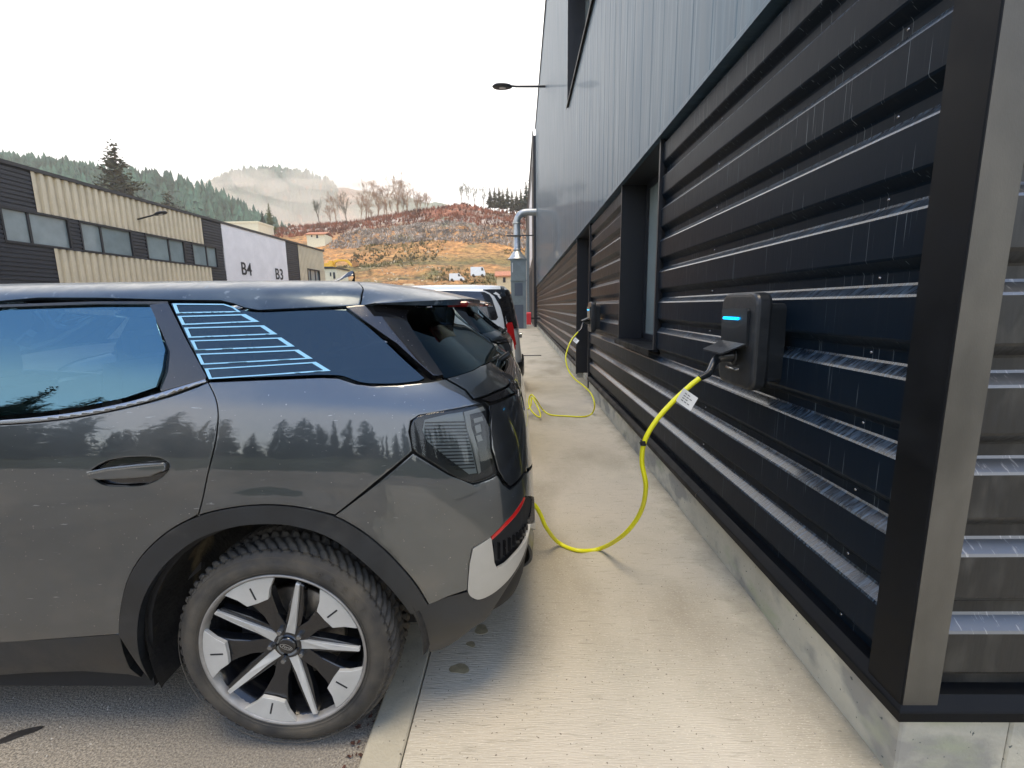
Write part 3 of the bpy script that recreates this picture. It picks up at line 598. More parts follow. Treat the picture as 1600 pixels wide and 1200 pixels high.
def contour(phi, r):
    z, b, xr, xf, n = (r[..., k] for k in range(5))
    c, s = np.cos(phi), np.sin(phi); a = np.where(c > 0, xr - X0, X0 - xf)
    rr = (np.abs(c / a) ** n + np.abs(s / b) ** n) ** (-1 / n)
    x = X0 + rr * c; y = YC - rr * s
    return np.stack([x, y, z * np.ones_like(x)], -1)
ph = np.linspace(0, math.pi, 4001); c0 = contour(ph, np.broadcast_to(RA[8], (4001, 5))); LU = np.concatenate([[0], np.cumsum(np.linalg.norm(np.diff(c0, axis=0), axis=1))])
tt = np.linspace(0, NR - 1, 2001); c1_ = contour(np.full(2001, math.pi / 2), rows_at(tt)); LV = np.concatenate([[0], np.cumsum(np.linalg.norm(np.diff(c1_, axis=0), axis=1) + 1e-5)])
UMAX, VMAX = LU[-1], LV[-1]
def S_raw(u, v):
    return contour(np.interp(u, LU, ph), rows_at(np.interp(v, LV, tt)))
def S_eval(u, v):
    u = np.asarray(u, float); v = np.asarray(v, float); sg = np.where(u < 0, -1.0, 1.0); ua = np.abs(u)
    h = 2e-3
    p = S_raw(ua, v); du = S_raw(np.minimum(ua + h, UMAX), v) - S_raw(np.maximum(ua - h, 0), v); dv = S_raw(ua, np.minimum(v + h, VMAX)) - S_raw(ua, np.maximum(v - h, 0))
    n = np.cross(dv, du); ln = np.linalg.norm(n, axis=-1, keepdims=True); n = n / np.maximum(ln, 1e-12)
    cen = np.stack([np.full_like(ua, X0), np.full_like(ua, YC), np.full_like(ua, .8)], -1)
    flip = np.sum(n * (p - cen), -1, keepdims=True) < 0; n = np.where(flip, -n, n)
    p[..., 1] = np.where(sg < 0, 2 * YC - p[..., 1], p[..., 1]); n[..., 1] = np.where(sg < 0, -n[..., 1], n[..., 1])
    return p, n
gu = np.linspace(0, UMAX, 300); gv = np.linspace(0, VMAX, 110); GU, GV = np.meshgrid(gu, gv, indexing='ij')
GP = S_raw(GU, GV).reshape(-1, 3); nv_ = len(gv)
FQ = [(i * nv_ + j, (i + 1) * nv_ + j, (i + 1) * nv_ + j + 1, i * nv_ + j + 1) for i in range(len(gu) - 1) for j in range(nv_ - 1)]
FT = [t_ for q_ in FQ for t_ in ((q_[0], q_[1], q_[2]), (q_[0], q_[2], q_[3]))]
BV = BVHTree.FromPolygons([Vector(p) for p in GP], FT)
def hit(o, d):
    r = BV.ray_cast(Vector(o), Vector(d).normalized())
    if r[0] is None: return None
    tri = FT[r[2]]; A, B, C = (Vector(GP[k]) for k in tri); p = r[0]
    v0, v1, v2 = B - A, C - A, p - A; d00, d01, d11, d20, d21 = v0.dot(v0), v0.dot(v1), v1.dot(v1), v2.dot(v0), v2.dot(v1); den = d00 * d11 - d01 * d01
    if abs(den) < 1e-16: w1 = w2 = 0
    else: w1 = (d11 * d20 - d01 * d21) / den; w2 = (d00 * d21 - d01 * d20) / den
    UVt = [(GU.flat[k], GV.flat[k]) for k in tri]
    return ((1 - w1 - w2) * UVt[0][0] + w1 * UVt[1][0] + w2 * UVt[2][0], (1 - w1 - w2) * UVt[0][1] + w1 * UVt[1][1] + w2 * UVt[2][1])
def px(x, y):
    """trace a photo point onto the body surface"""
    for rr in range(0, 60):
        for k in range(1 if rr == 0 else 12):
            a = 2 * math.pi * k / 12
            d = MW @ Vector((x + rr * .6 * math.cos(a) - 800, y + rr * .6 * math.sin(a) - 600, 723)); r = hit((0, 0, CAMH), d)
            if r:
                return r
    raise ValueError((x, y))
def sd_(x, z):
    """side view point"""
    r = hit((x, -3, z), (0, 1, 0)); return r
def vz(z):
    zz = c1_[:, 2]; return float(np.interp(z, zz, LV))
def rear(z, u=0.0): return (u, vz(z))
def inpoly(pts, poly):
    x, y = pts[:, 0], pts[:, 1]; c = np.zeros(len(pts), bool); n = len(poly)
    for i in range(n):
        x1, y1 = poly[i]; x2, y2 = poly[(i + 1) % n]
        k = ((y1 > y) != (y2 > y)); xx = (x2 - x1) * (y - y1) / ((y2 - y1) if y2 != y1 else 1e-12) + x1
        c ^= k & (x < xx)
    return c
def dens(poly, step=.03, smooth=0):
    P_ = [np.array(p, float) for p in poly]
    for _ in range(smooth):
        q = []
        for i in range(len(P_)):
            a, b = P_[i], P_[(i + 1) % len(P_)]; q += [a * .8 + b * .2, a * .2 + b * .8]
        P_ = q
    o = []
    for i in range(len(P_)):
        a, b = P_[i], P_[(i + 1) % len(P_)]; n = max(1, int(np.linalg.norm(b - a) / step))
        for k in range(n): o.append(a + (b - a) * k / n)
    return np.array(o)
def offset_in(poly, d):
    n = len(poly); area = 0.5 * sum(poly[i][0] * poly[(i + 1) % n][1] - poly[(i + 1) % n][0] * poly[i][1] for i in range(n)); s = 1 if area > 0 else -1
    o = []
    for i in range(n):
        a, b, c = poly[i - 1], poly[i], poly[(i + 1) % n]
        e1 = (b - a) / max(1e-9, np.linalg.norm(b - a)); e2 = (c - b) / max(1e-9, np.linalg.norm(c - b))
        n1 = np.array([-e1[1], e1[0]]); n2 = np.array([-e2[1], e2[0]]); m = n1 + n2; m /= max(1e-9, np.linalg.norm(m)); k = 1 / max(.4, m.dot(n1))
        o.append(b + m * d * s * k)
    return np.array(o)
def panel(name, poly, m, parent, off=0.0, thick=.012, holes=(), grid=.045, gap=.0022, round_=.13, smooth=0, mirror=False, closed_center=False):
    """a body panel: the polygon (in surface coordinates) filled with fine triangles lying on the body surface, its border folded inwards"""
    outer = dens(poly, .022, smooth)
    if gap: outer = offset_in(outer, gap)
    hs = [offset_in(dens(h, .022, 0), -gap) if gap else dens(h, .022, 0) for h in holes]
    rings = [outer] + hs
    ir = [offset_in(outer, .004)] + [offset_in(h, -.004) for h in hs]
    lo, hi = outer.min(0), outer.max(0)
    gx = np.arange(lo[0], hi[0], grid); gy = np.arange(lo[1], hi[1], grid * .8); gg = np.stack(np.meshgrid(gx, gy, indexing='ij'), -1).reshape(-1, 2)
    ok = inpoly(gg, outer)
    for h in hs: ok &= ~inpoly(gg, h)
    gg = gg[ok]
    allb = np.concatenate(rings + ir)
    if len(gg):
        dm = np.array([np.min(np.sum((allb - g) ** 2, 1)) for g in gg]); gg = gg[dm > (.012) ** 2]
    irp = []
    for q in ir:
        k = inpoly(q, outer)
        for h in hs: k &= ~inpoly(q, h)
        irp.append(q[k])
    pts = np.concatenate(rings + irp + [gg]); edges = []; b = 0
    for r_ in rings:
        n = len(r_); edges += [(b + i, b + (i + 1) % n) for i in range(n)]; b += n
    nb = b
    vo, eo, fo, ov, oe, of = delaunay_2d_cdt([Vector(p) for p in pts], edges, [], 0, 1e-6)
    V2 = np.array([tuple(p) for p in vo]); F = np.array([tuple(f) for f in fo if len(f) == 3]); cen = V2[F].mean(1)
    ok = inpoly(cen, outer)
    for h in hs: ok &= ~inpoly(cen, h)
    F = F[ok]
    used = np.unique(F); mp_ = -np.ones(len(V2), int); mp_[used] = np.arange(len(used)); V2 = V2[used]; F = mp_[F]
    u = V2[:, 0].copy()
    vv_ = np.clip(V2[:, 1], 0, VMAX)
    if callable(off):
        def ev(a, b): p_, n_ = S_eval(a, b); return p_ + n_ * off(p_)[:, None]
        _, N0 = S_eval(u, vv_); Pn = ev(u, vv_); du = ev(u + .004, vv_) - ev(u - .004, vv_); dv = ev(u, vv_ + .004) - ev(u, vv_ - .004); Nn = np.cross(dv, du); Nn /= np.linalg.norm(Nn, axis=1, keepdims=True); Nn[np.sum(Nn * N0, 1) < 0] *= -1
    else:
        Pn, Nn = S_eval(u, vv_); Pn = Pn + Nn * off
    # orient
    e1 = Pn[F[:, 1]] - Pn[F[:, 0]]; e2 = Pn[F[:, 2]] - Pn[F[:, 0]]; fl = np.sum(np.cross(e1, e2) * Nn[F].mean(1), 1) < 0; F[fl] = F[fl][:, ::-1]
    from collections import Counter
    ec = {}
    for f in F:
        for k in range(3):
            a, b2 = int(f[k]), int(f[(k + 1) % 3])
            if (b2, a) in ec: del ec[(b2, a)]
            else: ec[(a, b2)] = 1
    bedges = list(ec.keys()); bv = sorted({i for e in bedges for i in e}); bi = {v_: i for i, v_ in enumerate(bv)}
    # outward tilt of the border normals gives a small rounded edge
    outd = np.zeros((len(V2), 3))
    for a, b2 in bedges:
        t_ = Pn[b2] - Pn[a]; w_ = np.cross(t_, Nn[a]); w_ /= max(1e-9, np.linalg.norm(w_)); outd[a] += w_; outd[b2] += w_
    N2 = Nn.copy()
    for i in bv:
        w_ = outd[i] / max(1e-9, np.linalg.norm(outd[i])); q = Nn[i] + w_ * round_; N2[i] = q / np.linalg.norm(q)
    nV = len(Pn); V = list(map(tuple, Pn)) + [tuple(Pn[i] - Nn[i] * thick) for i in bv]
    faces = [tuple(int(k) for k in f) for f in F] + [(b2, a, nV + bi[a], nV + bi[b2]) for a, b2 in bedges]
    def make(mir):
        off_ = parent_world(parent) if parent is not None else Vector()
        VV = [(x - off_.x, (2 * YC - y if mir else y) - off_.y, z - off_.z) for x, y, z in V]
        FF = [f[::-1] for f in faces] if mir else faces
        me = bpy.data.meshes.new(name); me.from_pydata(VV, [], FF); me.materials.append(m); me.polygons.foreach_set('use_smooth', [True] * len(FF)); me.update()
        nl = []
        for p_ in me.polygons:
            if len(p_.vertices) == 3:
                for k in p_.vertices:
                    q = N2[k]; nl.append((q[0], -q[1] if mir else q[1], q[2]))
            else:
                g_ = p_.normal
                for k in p_.vertices: nl.append(tuple(g_))
        me.normals_split_custom_set(nl)
        o = bpy.data.objects.new(name, me); return link(o, parent)
    o = make(False)
    if mirror: make(True)
    return o
def mir(poly): return [(-a, b) for a, b in poly][::-1]
def sym(half):
    """half: open chain from the centre line over the near side back to the centre line -> closed polygon over both sides"""
    return list(half) + [(-a, b) for a, b in half[::-1] if abs(a) > 1e-4]

WX, WR = -.818, .372
FX = WX - 2.77
def circ(cx_, cz_, r, a0, a1, n=24):
    return [sd_(cx_ + r * math.cos(R(a0 + (a1 - a0) * k / n)), cz_ + r * math.sin(R(a0 + (a1 - a0) * k / n))) for k in range(n + 1)]
def flare(p):
    r_ = np.hypot(p[:, 0] - WX, p[:, 2] - .385); q = np.clip((r_ - .535) / .075, 0, 1); return .0045 * (1 - q * q * (3 - 2 * q)) * np.clip((p[:, 2] - .42) / .15, 0, 1)
# ---- traced lines
ARC_O = [(187, 991), (190, 956), (200, 910), (218, 875), (243, 847), (274, 823), (311, 805), (348, 795), (390, 789), (432, 788), (477, 793), (523, 805), (565, 828), (600, 856), (631, 888), (652, 914), (670, 944)]
ARC_I = [(642, 959), (624, 935), (600, 907), (565, 874), (530, 847), (495, 830), (453, 820), (418, 818), (376, 821), (334, 832), (299, 849), (267, 875), (246, 900), (229, 931), (220, 963), (217, 998), (222, 1030), (238, 1064)]
T = lambda L_: [px(*p) for p in L_]
def TS(L_, sub=4):
    return [px(p.x, p.y) for p in spline([(a, b, 0) for a, b in L_], sub)]
ao = TS(ARC_O, 3); ai = TS(ARC_I, 3)
GAP = [(325, 597), (337, 622), (341, 650), (337, 690), (325, 740), (316, 785), (311, 805)]
gapl = TS(GAP, 3)
SPL = [(645, 705), (585, 755), (523, 805)]
LIFT = [(695, 592), (726, 610), (738, 624)]
# front part lines (side view)
DX = -1.99; FXg = -2.98
def build_suv(name, paint, label, decals=True):
    car = thing(name, label, 'car', (WX, YC, 0))
    # rear doors
    sillz0 = .435; p = gapl + ao[18::-1] + [sd_(DX, .405), sd_(DX, .9), sd_(DX, 1.165)] + TS([(0, 664), (60, 660), (130, 651), (200, 637), (265, 620), (320, 600)])[:-1]
    hpoly = [(140, 741), (146, 733), (165, 722), (190, 716), (220, 714), (248, 716), (263, 724), (262, 735), (248, 748), (225, 757), (190, 759), (160, 756)]
    hp = TS(hpoly + hpoly[:1])[:-1]
    door = panel('rear_door', p, paint, car, off=flare, grid=.016, holes=[hp], mirror=True)
    # door handle in its cup
    panel('handle_cup', T([(a + (a - 201) * .03, b + (b - 737) * .05) for a, b in hpoly]), M['gloss'], door, off=-.018, thick=.002, gap=0, mirror=True)  # body-colour cup made gloss black to carry its dark reflection
    hb = T([(141, 736), (170, 730), (215, 725), (262, 722), (263, 733), (240, 743), (200, 746), (160, 748), (143, 745)])
    panel('handle', hb, paint, door, off=.012, thick=.02, gap=0, round_=1.0, mirror=True)
    panel('handle_strip', T([(142, 737), (170, 731), (215, 726), (262, 722), (262, 726), (215, 730), (170, 735), (143, 741)]), M['chrome'], door, off=.0135, thick=.004, gap=0, mirror=True)
    # front doors, wings, bonnet
    fa = circ(FX, .385, .50, 5, 175); 
    fdoor = [sd_(DX, 1.165), sd_(DX, .405), sd_(-2.95, .405), sd_(-3.0, .62), sd_(-2.98, 1.02), sd_(-2.92, 1.12)]
    panel('front_door', fdoor[::-1], paint, car, mirror=True)
    wing = [sd_(-2.98, 1.02), sd_(-3.0, .62), sd_(-3.04, .45)] + circ(FX, .385, .51, 8, 172) + [sd_(-4.12, .45), sd_(-4.2, .80), sd_(-4.05, .97), sd_(-3.6, 1.02)]
    panel('front_wing', wing, paint, car, mirror=True)
    bon = sym([(UMAX, vz(.90)), (UMAX - .55, vz(.92)), sd_(-4.05, .98), sd_(-3.6, 1.03), sd_(-3.0, 1.10)] + [(UMAX - .6, vz(1.205)), (UMAX, vz(1.205))])
    bh_ = [(UMAX, vz(.90)), (UMAX - .55, vz(.92)), sd_(-4.05, .98), sd_(-3.6, 1.03), sd_(-3.0, 1.10), (UMAX - .6, vz(1.205)), (UMAX, vz(1.205))]
    panel('bonnet', bh_, paint, car, gap=.0, mirror=True)
    fb = [(UMAX, vz(.89)), (UMAX - .60, vz(.91)), sd_(-4.19, .80), sd_(-4.13, .45), (UMAX - .7, vz(.30)), (UMAX, vz(.28))]
    panel('front_bumper', fb, paint, car, gap=.0, mirror=True)
    panel('headlight', [(UMAX - .25, vz(.80)), (UMAX - .62, vz(.86)), (UMAX - .78, vz(.84)), (UMAX - .62, vz(.75)), (UMAX - .25, vz(.73))], M['lampgrey'], car, off=.004, gap=0, mirror=True)
    panel('windscreen', [(UMAX, vz(1.22)), (UMAX - .66, vz(1.22)), sd_(-2.85, 1.33), sd_(-2.60, 1.50), (UMAX - .42, vz(1.585)), (UMAX, vz(1.59))], M['glassdark'], car, gap=0, mirror=True)
    # quarter panel, bumper
    q = [gapl[-1]] + gapl[::-1][1:] + T([(330, 597), (400, 594), (500, 590), (528, 591), (556, 600), (580, 603), (620, 602), (668, 597)] + LIFT + [(752, 630), (700, 641), (655, 649), (642, 658), (639, 675)] + SPL) + ao[33:17:-1]
    panel('quarter_panel', q, paint, car, off=flare, grid=.016, mirror=True)
    bz = T([(645, 708), (700, 741), (740, 757), (766, 748), (777, 742), (786, 757), (797, 765), (808, 757), (821, 738)]) + [(.30, vz(.83)), (0, vz(.82))] + [(0, vz(.67)), (.30, vz(.665))] + T([(820, 775), (808, 795), (789, 817), (768, 838.5), (738, 856.6), (733, 881), (730, 922), (700, 932), (670, 944)]) + ao[47:32:-1]
    panel('rear_bumper', bz, paint, car, off=flare, grid=.016, mirror=True)
    lowb = T([(668, 945), (700, 933), (731, 925), (741, 937), (753, 937), (775, 925), (799, 901), (818, 867), (828, 822)]) + [(.35, vz(.50)), (0, vz(.49)), (0, vz(.33)), (.35, vz(.335))] + TS([(827, 851), (818, 878), (799, 910), (775, 948), (760, 970), (741, 982), (717, 1001), (692, 1016), (670, 1021)]) + T([(655, 985), (643, 957)])
    panel('lower_bumper', lowb, M['plastic'], car, off=-.004, mirror=True)
    silv = T([(738, 857), (767, 838.5), (768.5, 842), (773, 878), (777, 887), (790, 880), (804, 866), (823, 840), (828, 818)]) + [(.30, vz(.56)), (0, vz(.555)), (0, vz(.50)), (.30, vz(.505))] + TS([(828, 826), (818, 866), (799, 900), (775, 924), (753, 936), (741, 936), (732, 929), (730, 917), (733, 881)])
    panel('bumper_skid_trim', silv, M['silver'], car, off=.002, mirror=True)
    gr = T([(768.6, 842), (789, 820), (808, 797), (819, 776)]) + [(.30, vz(.66)), (0, vz(.66)), (0, vz(.56)), (.30, vz(.56))] + T([(828, 818), (823, 838), (808, 853), (784, 876), (775, 878)])
    g = panel('bumper_grille', gr, M['black'], car, off=-.014, gap=-.004, mirror=True)
    # vertical ribs of the bumper grille
    mb = MB(); ga = np.array(gr)
    for k in range(40):
        uu = .02 + k * .0245
        vv = np.arange(vz(.50), vz(.72), .006); pts = np.stack([np.full(len(vv), uu), vv], 1); ok = inpoly(pts, ga)
        if ok.sum() < 3: continue
        P3, N3 = S_eval(pts[ok][:, 0], pts[ok][:, 1]); 
        t_ = np.array(S_eval(pts[ok][:, 0] + .004, pts[ok][:, 1])[0]) - P3
        n = len(P3); vs_ = [tuple(P3[i] + a * t_[i] + N3[i] * d) for i in range(n) for a, d in ((-.9, -.014), (0, .000), (.9, -.014))]
        mb.add(vs_, [(3 * i + j, 3 * i + 3 + j, 3 * i + 4 + j, 3 * i + 1 + j) for i in range(n - 1) for j in (0, 1)])
    mb.build('grille_ribs', M['gloss'], g)
    rr = T([(768, 839), (789, 817.5), (808, 795), (818, 777), (821, 778), (811, 799), (791, 822), (768.5, 844)])
    panel('red_reflector', rr, M['red'], car, off=.0, gap=0, mirror=True)
    # arches and sills
    ring = ao + ai
    panel('wheel_arch_trim', ring, M['plastic'], car, off=lambda p: .004 + flare(p), thick=.03, mirror=True)
    sill = [ao[0]] + T([(60, 1000), (0, 1003)]) + [sd_(DX, .395), sd_(-2.95, .395), sd_(-3.05, .40), sd_(-3.09, .24), sd_(-2.95, .235), sd_(DX, .235)] + T([(0, 1056), (60, 1052), (130, 1050), (200, 1055), (222, 1060)]) + T([(203, 1045), (193, 1020)])
    panel('sill_trim', sill, M['plastic'], car, off=-.002, thick=.03, mirror=True)
    fr_ = circ(FX, .385, .508, 0, 180) + circ(FX, .385, .44, 180, 0)
    panel('wheel_arch_trim', fr_, M['plastic'], car, off=.003, thick=.03, mirror=True)
    # glasshouse
    rgl = T([(0, 481), (60, 479), (150, 476), (233, 475), (240, 490), (252, 520), (262, 548), (258, 580), (248, 606)]) + T([(200, 622), (130, 636), (60, 645), (0, 650)]) + [sd_(-1.90, 1.175), sd_(-1.90, 1.50)]
    panel('rear_door_glass', rgl, M['glass'], car, round_=.02, off=lambda p: -.010 + .023 * np.sin(math.pi * np.clip((p[:, 2] - 1.12) / .44, 0, 1)), gap=0, mirror=True)
    pil = T([(233, 476), (262, 472), (290, 528), (323, 588), (322, 592), (252, 612), (249, 606), (258, 580), (262, 548), (252, 520), (240, 490)])
    panel('door_pillar_trim', pil, M['gloss'], car, off=.0, gap=.001, mirror=True)
    fgl = [sd_(-2.0, 1.50), sd_(-2.0, 1.175), sd_(-2.85, 1.14), sd_(-2.80, 1.30), sd_(-2.58, 1.50)]
    panel('front_door_glass', fgl, M['glass'], car, round_=.04, off=-.006, gap=0, mirror=True)
    panel('door_pillar_trim', [sd_(-1.90, 1.52), sd_(-1.90, 1.168), sd_(-2.0, 1.165), sd_(-2.0, 1.52)], M['gloss'], car, gap=.001, mirror=True)
    bl = TS([(322, 593), (255, 613), (200, 629), (130, 643), (60, 652), (0, 657)]) + [sd_(-1.95, 1.155), sd_(-2.5, 1.145), sd_(-2.9, 1.13), sd_(-2.9, 1.12), sd_(-2.5, 1.133), sd_(-1.95, 1.147)] + TS([(0, 663), (60, 659), (130, 650), (200, 636), (262, 619), (324, 597)])
    panel('belt_moulding', bl, M['chrome'], car, off=.005, thick=.01, gap=0, round_=.5, mirror=True)
    fh = T([(262, 471), (150, 471), (60, 474), (0, 476)]) + [sd_(-1.95, 1.525), sd_(-2.5, 1.535), sd_(-2.62, 1.52), sd_(-2.5, 1.515), sd_(-1.95, 1.505)] + T([(0, 480), (60, 478), (150, 475), (262, 475)])
    panel('door_frame_trim', fh, M['plastic'], car, off=.0, gap=0, mirror=True)
    qg = T([(266, 473), (300, 473)]) + TS([(345, 474), (362, 478), (378, 484), (402, 487.5), (430, 487)]) + T([(470, 485), (545, 483), (600, 532), (664, 591)]) + TS([(655, 595), (620, 599), (580, 599), (560, 596), (538, 588), (520, 586), (490, 586)]) + T([(326, 592), (298, 540)])
    qglass = panel('quarter_glass', qg, M['glassdark'], car, round_=.04, off=-.001, gap=.001, mirror=True)
    if decals:
        for bands in (((270, 474.5), (350, 475), (366, 480), (377, 488), (276, 490)), ((278, 494), (384, 491), (406, 503), (285, 508)), ((288, 512), (413, 508.5), (434, 522.5), (295, 528)), ((298, 532), (440, 527.5), (461, 541.5), (305, 548)), ((307, 553), (467, 546.5), (489, 560.5), (315, 570)), ((320, 576), (494, 565.5), (517, 579.5), (327, 592.5))):
            c = np.mean(bands, 0); outp = T(bands); n = len(bands)
            inn = []
            B_ = [np.array(b) for b in bands]
            for i in range(n):
                a, b, d_ = B_[i - 1], B_[i], B_[(i + 1) % n]; w1 = 3.4 if i in (0,) else 0
                inn.append(b)
            # inset by line offset in the picture-plane trace: thick slanted ends, thin long edges
            inn = []
            tk = [1.8] * n; tk[n - 1] = 5.0
            if n == 4: tk[1] = 5.0
            elif n == 5: tk[2] = 2.5
            for i in range(n):
                def line(j):
                    a, b = B_[j], B_[(j + 1) % n]; e = (b - a) / np.linalg.norm(b - a); nn = np.array([-e[1], e[0]])
                    if nn.dot(c - a) < 0: nn = -nn
                    return a + nn * tk[j], e
                (p1, e1), (p2, e2) = line(i - 1 if i else n - 1), line(i)
                A_ = np.array([[e1[0], -e2[0]], [e1[1], -e2[1]]]); s_ = np.linalg.solve(A_, p2 - p1); inn.append(tuple(p1 + e1 * s_[0]))
            panel('glass_stripe_decal', outp, M['decal'], qglass, off=.0014, thick=.0004, gap=0, holes=[T(inn)], round_=0, grid=.5, mirror=True)
    wp = T([(540, 482), (556, 480), (600, 479), (655, 478), (640, 485), (634, 496), (636, 507), (646, 524), (670, 558), (692, 589), (684, 590), (676, 590), (620, 540)])
    panel('rear_pillar_trim', wp, M['gloss'], car, off=.012, thick=.03, gap=.001, mirror=True)
    rg = T([(644, 479), (635, 491), (634, 503), (645, 521), (670, 556), (696, 589), (722, 582), (749, 570), (766, 563)]) + [(.35, vz(1.262)), (0, vz(1.255)), (0, vz(1.535)), (.35, vz(1.535))]
    panel('rear_window', rg, M['glassdark'], car, round_=.04, off=-.008, gap=0, mirror=True)
    # roof
    rf = T([(-60, 467), (0, 465), (60, 465), (150, 465), (262, 468), (300, 468.5), (345, 469), (366, 474), (382, 480), (404, 484), (470, 481)])
    SEAM = -.545
    seam = lambda y_: -.64 + .08 * min(1, abs(y_ - YC) / .735) ** 4
    top_ = [sd_(-.562, 1.54), sd_(-.562, 1.56), sd_(-.566, 1.58), sd_(-.572, 1.60)] + [hit((seam(y_), y_, 3), (0, 0, -1)) for y_ in (1.64, 1.67, 1.72, 1.8, 1.9, 2.0, 2.1, 2.2, 2.27, 2.299)]
    pv = S_raw(np.array([q_[0] for q_ in top_]), np.array([q_[1] for q_ in top_])); top_ = [q_ for i_, q_ in enumerate(top_) if i_ < 4 or pv[i_][1] > pv[3][1] + .02]
    roofp = [sd_(-2.50, 1.545), sd_(-2.2, 1.562), sd_(-1.95, 1.558)] + rf[2:] + [p_ for p_ in top_ if p_] + [(0, top_[-1][1]), (0, VMAX), (UMAX, VMAX), (UMAX, vz(1.605)), (UMAX - .40, vz(1.59))]
    panel('roof', roofp, M['roofskytint'] if decals else paint, car, gap=0, mirror=True)
    panel('roof_rail_trim', [sd_(-1.9, 1.50), sd_(-1.9, 1.575), sd_(-2.5, 1.575), sd_(-2.62, 1.53), sd_(-2.55, 1.50)], M['plastic'], car, off=-.012, gap=0, mirror=True)
    # spoiler
    mb = MB(); V_ = []; NJ, NI = 14, 48
    r0 = [Vector(S_raw(np.array([u_]), np.array([v_]))[0]) for u_, v_ in top_]
    r0 = [p_ for i_, p_ in enumerate(r0) if i_ < 4 or p_.y > r0[3].y + .02]
    r0 = r0 + [Vector((p_.x, 2 * YC - p_.y, p_.z)) for p_ in r0[::-1]]; cl = [0]
    for k in range(1, len(r0)): cl.append(cl[-1] + (r0[k] - r0[k - 1]).length)
    def sp(i, j, under):
        q = j / NJ; t_ = cl[-1] * i / NI; s_ = -1 + 2 * i / NI
        p0 = Vector([float(np.interp(t_, cl, [p_[c_] for p_ in r0])) for c_ in range(3)])
        p1 = Vector((-.212 - .25 * abs(s_) ** 4.5 - .03 * s_ * s_, YC + s_ * .70, 1.566 - .018 * abs(s_) ** 3))
        p = p0.lerp(p1, q); p.x += .006 * (1 - q); p.z += .010 * math.sin(math.pi * q) * (1 - abs(s_) ** 4)
        side = max(0, 1 - abs(p0.z - 1.54) / .09)
        th = (.034 * (1 - q) + .024) * (1 - .8 * side)
        if q == 1: p.z -= 0 if under else .002
        inn = Vector((0, (1 if s_ < 0 else -1) * .02 * side, -th))
        return tuple(p + inn) if under else tuple(p)
    for und in (0, 1):
        vs_ = [sp(i, j, und) for i in range(NI + 1) for j in range(NJ + 1)]; m_ = NJ + 1
        fs = [(i * m_ + j, i * m_ + j + 1, (i + 1) * m_ + j + 1, (i + 1) * m_ + j) for i in range(NI) for j in range(NJ)]
        mb.cur = und; mb.add(vs_, fs if und else [f[::-1] for f in fs], True)
    mb.cur = 0
    vs_ = [sp(i, NJ, u_) for i in range(NI + 1) for u_ in (0, 1)]; mb.add(vs_, [(2 * i, 2 * i + 1, 2 * i + 3, 2 * i + 2) for i in range(NI)], True)
    for i_ in (0, NI): vs_ = [sp(i_, j, u_) for j in range(NJ + 1) for u_ in (0, 1)]; mb.add(vs_, [(2 * j, 2 * j + 1, 2 * j + 3, 2 * j + 2) for j in range(NJ)], False)
    spo = mb.build('roof_spoiler', [M['roofskytint'] if decals else paint, M['gloss']], car)
    mb = MB(); mb.box(-.30, -.212, YC - .40, YC + .40, 1.530, 1.552, bev=.006); mb.build('brake_light', M['reddark'], spo)
    # tail lamp
    lamp_o = TS([(641, 680), (642, 664), (650, 652), (670, 646), (700, 641), (740, 633), (758, 628)]) + T([(765, 635), (765, 665), (766, 700), (776, 739)]) + TS([(776, 739), (766, 746), (742, 754), (722, 750), (700, 739), (675, 723), (650, 707), (643, 697), (641, 680)])[1:-1]
    tl_ = panel('tail_light', lamp_o, M['lampdark'], car, off=-.020, thick=.002, gap=.001, mirror=True)
    refl = T([(664, 655), (700, 646), (725, 642), (730, 665), (740, 700), (748, 740), (735, 742), (700, 716), (668, 690), (660, 672)])
    panel('reflector', refl, M['lampgrey'], tl_, off=-.014, thick=.002, gap=0, mirror=True)
    mb = MB()
    for k in range(15):
        yy = 660 + k * 5.2; xl = 664 + max(0, (yy - 682)) * .95; xr_ = 728 + (yy - 660) * .22
        if xr_ - xl < 6: continue
        a = [px(xl + (xr_ - xl) * q / 8, yy - (q / 8) * 1.5) for q in range(9)]
        P3, N3 = S_eval([p_[0] for p_ in a], [p_[1] for p_ in a]); P3 = P3 - N3 * .010
        mb.tube([tuple(p_) for p_ in P3], .0022, 5)
    mb.build('lens_flutes', M['lampdark'], tl_)
    for seg in (((726, 643), (756, 634), (760, 640), (735, 647), (738, 668), (748, 700), (753, 738), (749, 741), (740, 702), (730, 668)), ((741, 654), (755, 650), (757, 657), (743, 661)), ((743, 665), (752, 662), (754, 674), (746, 677)), ((745, 681), (753, 679), (756, 688), (748, 691))):
        panel('light_element', T(seg), M['silver'], tl_, off=-.007, thick=.004, gap=0, mirror=True)
    panel('lens', lamp_o, M['lens'], tl_, off=.003, thick=.006, gap=.001, round_=.8, mirror=True)
    # tailgate: shoulder, light bar, lower skin
    sh = T([(697, 591), (722, 584), (749, 572), (766, 565)]) + [(.35, vz(1.252)), (0, vz(1.245))] + [(0, vz(1.165)), (.42, vz(1.165))] + T([(798, 596), (775, 611), (750, 621), (740, 623), (728, 609)])
    panel('tailgate_upper', sh, paint, car, mirror=True)
    bar = T([(750, 623), (775, 613), (799, 597), (808, 580)]) + [(.42, vz(1.163)), (0, vz(1.163)), (0, vz(1.10)), (.42, vz(1.10))] + T([(811, 604), (793, 619), (768, 629), (762, 628)])
    panel('light_bar', bar, M['gloss'], car, off=.003, mirror=True)
